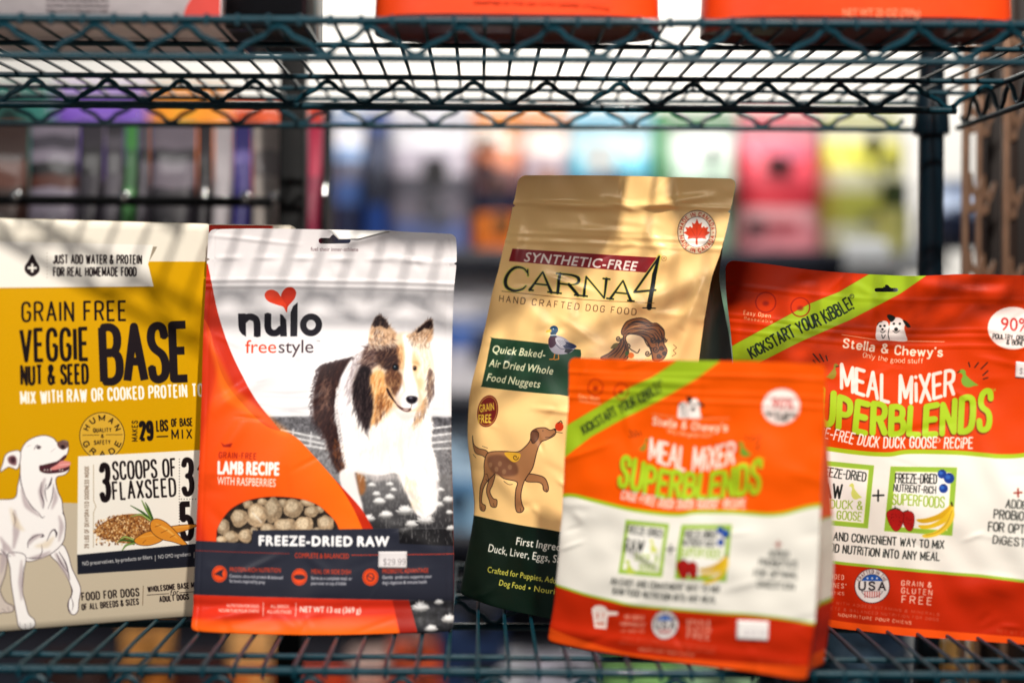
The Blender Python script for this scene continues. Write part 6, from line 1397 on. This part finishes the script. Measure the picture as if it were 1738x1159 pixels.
far(740, 868, 712, 2, 'sky blue pouch low in the gap left of the gold bag', [((150, 190, 220), 0), ((110, 160, 206), .3), ((176, 206, 232), .5), ((206, 222, 240), .8)])
far(742, 866, 950, 3, 'deep blue pouch on the lowest row left of the gold bag', [((40, 60, 100), 0), ((30, 34, 50), .6)])
LOW = [(200, 284, 'amber pouch low behind the mustard carton', [((236, 140, 60), 0), ((250, 170, 90), .5)]), (384, 460, 'amber and peach pouch low behind the sheepdog pouch', [((240, 130, 60), 0), ((250, 180, 110), .5)]),
       (490, 590, 'red-orange pouch in the lowest row', [((210, 60, 30), 0), ((226, 80, 40), .6)]), (592, 660, 'pink-white pouch in the lowest row', [((240, 170, 150), 0), ((220, 190, 180), .6)]), (662, 756, 'orange pouch with a grey top in the lowest row', [((236, 90, 40), 0), ((130, 110, 110), .82)]),
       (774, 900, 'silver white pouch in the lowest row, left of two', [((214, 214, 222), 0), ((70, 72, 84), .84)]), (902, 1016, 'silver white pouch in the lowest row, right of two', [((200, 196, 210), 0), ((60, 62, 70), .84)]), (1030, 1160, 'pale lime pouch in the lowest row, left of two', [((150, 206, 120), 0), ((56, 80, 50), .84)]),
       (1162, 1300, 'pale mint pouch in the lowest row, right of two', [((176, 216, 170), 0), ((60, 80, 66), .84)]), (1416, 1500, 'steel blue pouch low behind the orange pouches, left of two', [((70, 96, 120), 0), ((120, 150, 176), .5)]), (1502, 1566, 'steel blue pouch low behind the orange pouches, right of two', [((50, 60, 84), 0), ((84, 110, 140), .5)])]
for x0, x1, lb, cols in LOW: far(x0, x1, {200: 1066, 384: 1070, 490: 1130, 592: 1100, 662: 1072, 774: 1095, 902: 1095, 1030: 1110, 1162: 1110, 1416: 1036, 1502: 1040}[x0], 3, lb, cols)
far(1610, 1670, 1070, 3, 'amber pouch low under the large orange pouch', [((246, 150, 50), 0), ((250, 180, 90), .5)], d=DF + .12)
far(60, 180, 1110, 3, 'dark brown pouch in the lowest row at the left', [((50, 30, 26), 0)]); far(290, 380, 1110, 3, 'dark maroon pouch in the lowest row', [((60, 26, 24), 0)])

# ------------------------------------------------------------------ bronze slotted uprights at the right
br = mat('bronze_metal', (128, 98, 78), .42, metal=.3, noise=.2, bump=.2, bscale=120); brd = mat('dark_bronze_metal', (40, 25, 18), .5, metal=.2, noise=.2)
def plate(name, loops, y, th, m, parent):
    cu = bpy.data.curves.new(name, 'CURVE'); cu.dimensions = '2D'; cu.fill_mode = 'BOTH'; cu.extrude = th / 2
    for L_ in loops:
        sp = cu.splines.new('POLY'); sp.points.add(len(L_) - 1); sp.use_cyclic_u = True
        for i, (x, z) in enumerate(L_): sp.points[i].co = (x, z, 0, 1)
    o = bpy.data.objects.new(name, cu); COL.objects.link(o); dg = bpy.context.evaluated_depsgraph_get(); me = bpy.data.meshes.new_from_object(o.evaluated_get(dg)); bpy.data.objects.remove(o)
    me.transform(Matrix.Translation((0, y, 0)) @ Matrix.Rotation(math.pi / 2, 4, 'X')); return link(name, me, m, parent, smooth=False)
for i, (pxa, pxb, d, lb) in enumerate([(1633, 1643, 1.60, 'bronze slotted upright nearest the dark green post'), (1657, 1665, 1.63, 'bronze slotted upright, middle one of three'), (1702, 1713, 1.60, 'bronze slotted upright at the right edge, nearest to the viewer')]):
    x0, x1 = X_(pxa, d), X_(pxb, d); r_ = empty('slotted_upright', (x0, d, 0), lb, 'upright', 'bronze uprights at the right')
    slab('flange', r_, x0, x1, d, d + .007, 0, 2.3, br, .001)
    slab('web', r_, x1 + .0002, x1 + (.003 if i < 2 else .010), d + .004, d + .0065, 0, 2.3, brd, .0005)
    for k in range(-4, 5):
        py = [318, 322, 196][i] + k * 133; zc = Zy(py, d); s = d / FPX * .8
        pts = [(0, 38), (7, 40), (10, 12), (17, 2), (26, 24), (33, 24), (24, -8), (16, -24), (15, -42), (5, -46), (0, -48)]
        hole = [(8 + 4 * math.cos(t), -18 + 11 * math.sin(t)) for t in np.linspace(0, 2 * math.pi, 12, endpoint=False)]
        plate('bracket_tab', [[(x1 + .0003 + a * s, zc + b_ * s) for a, b_ in L_] for L_ in (pts, hole)], d + .002, .002, br, r_)
r_ = empty('wall_panel', (X_(1720, 1.72), 1.72, 0), 'dark brown panel behind the bronze uprights', 'panel')
slab('panel', r_, X_(1676, 1.72), X_(2100, 1.72), 1.72, 1.75, 0, 2.4, mat('dark_brown_panel', (26, 15, 10), .6, noise=.25), .002)
slab('edge_trim', r_, X_(1676, 1.72) - .004, X_(1676, 1.72) - .0003, 1.715, 1.755, 0, 2.4, brd, .001)
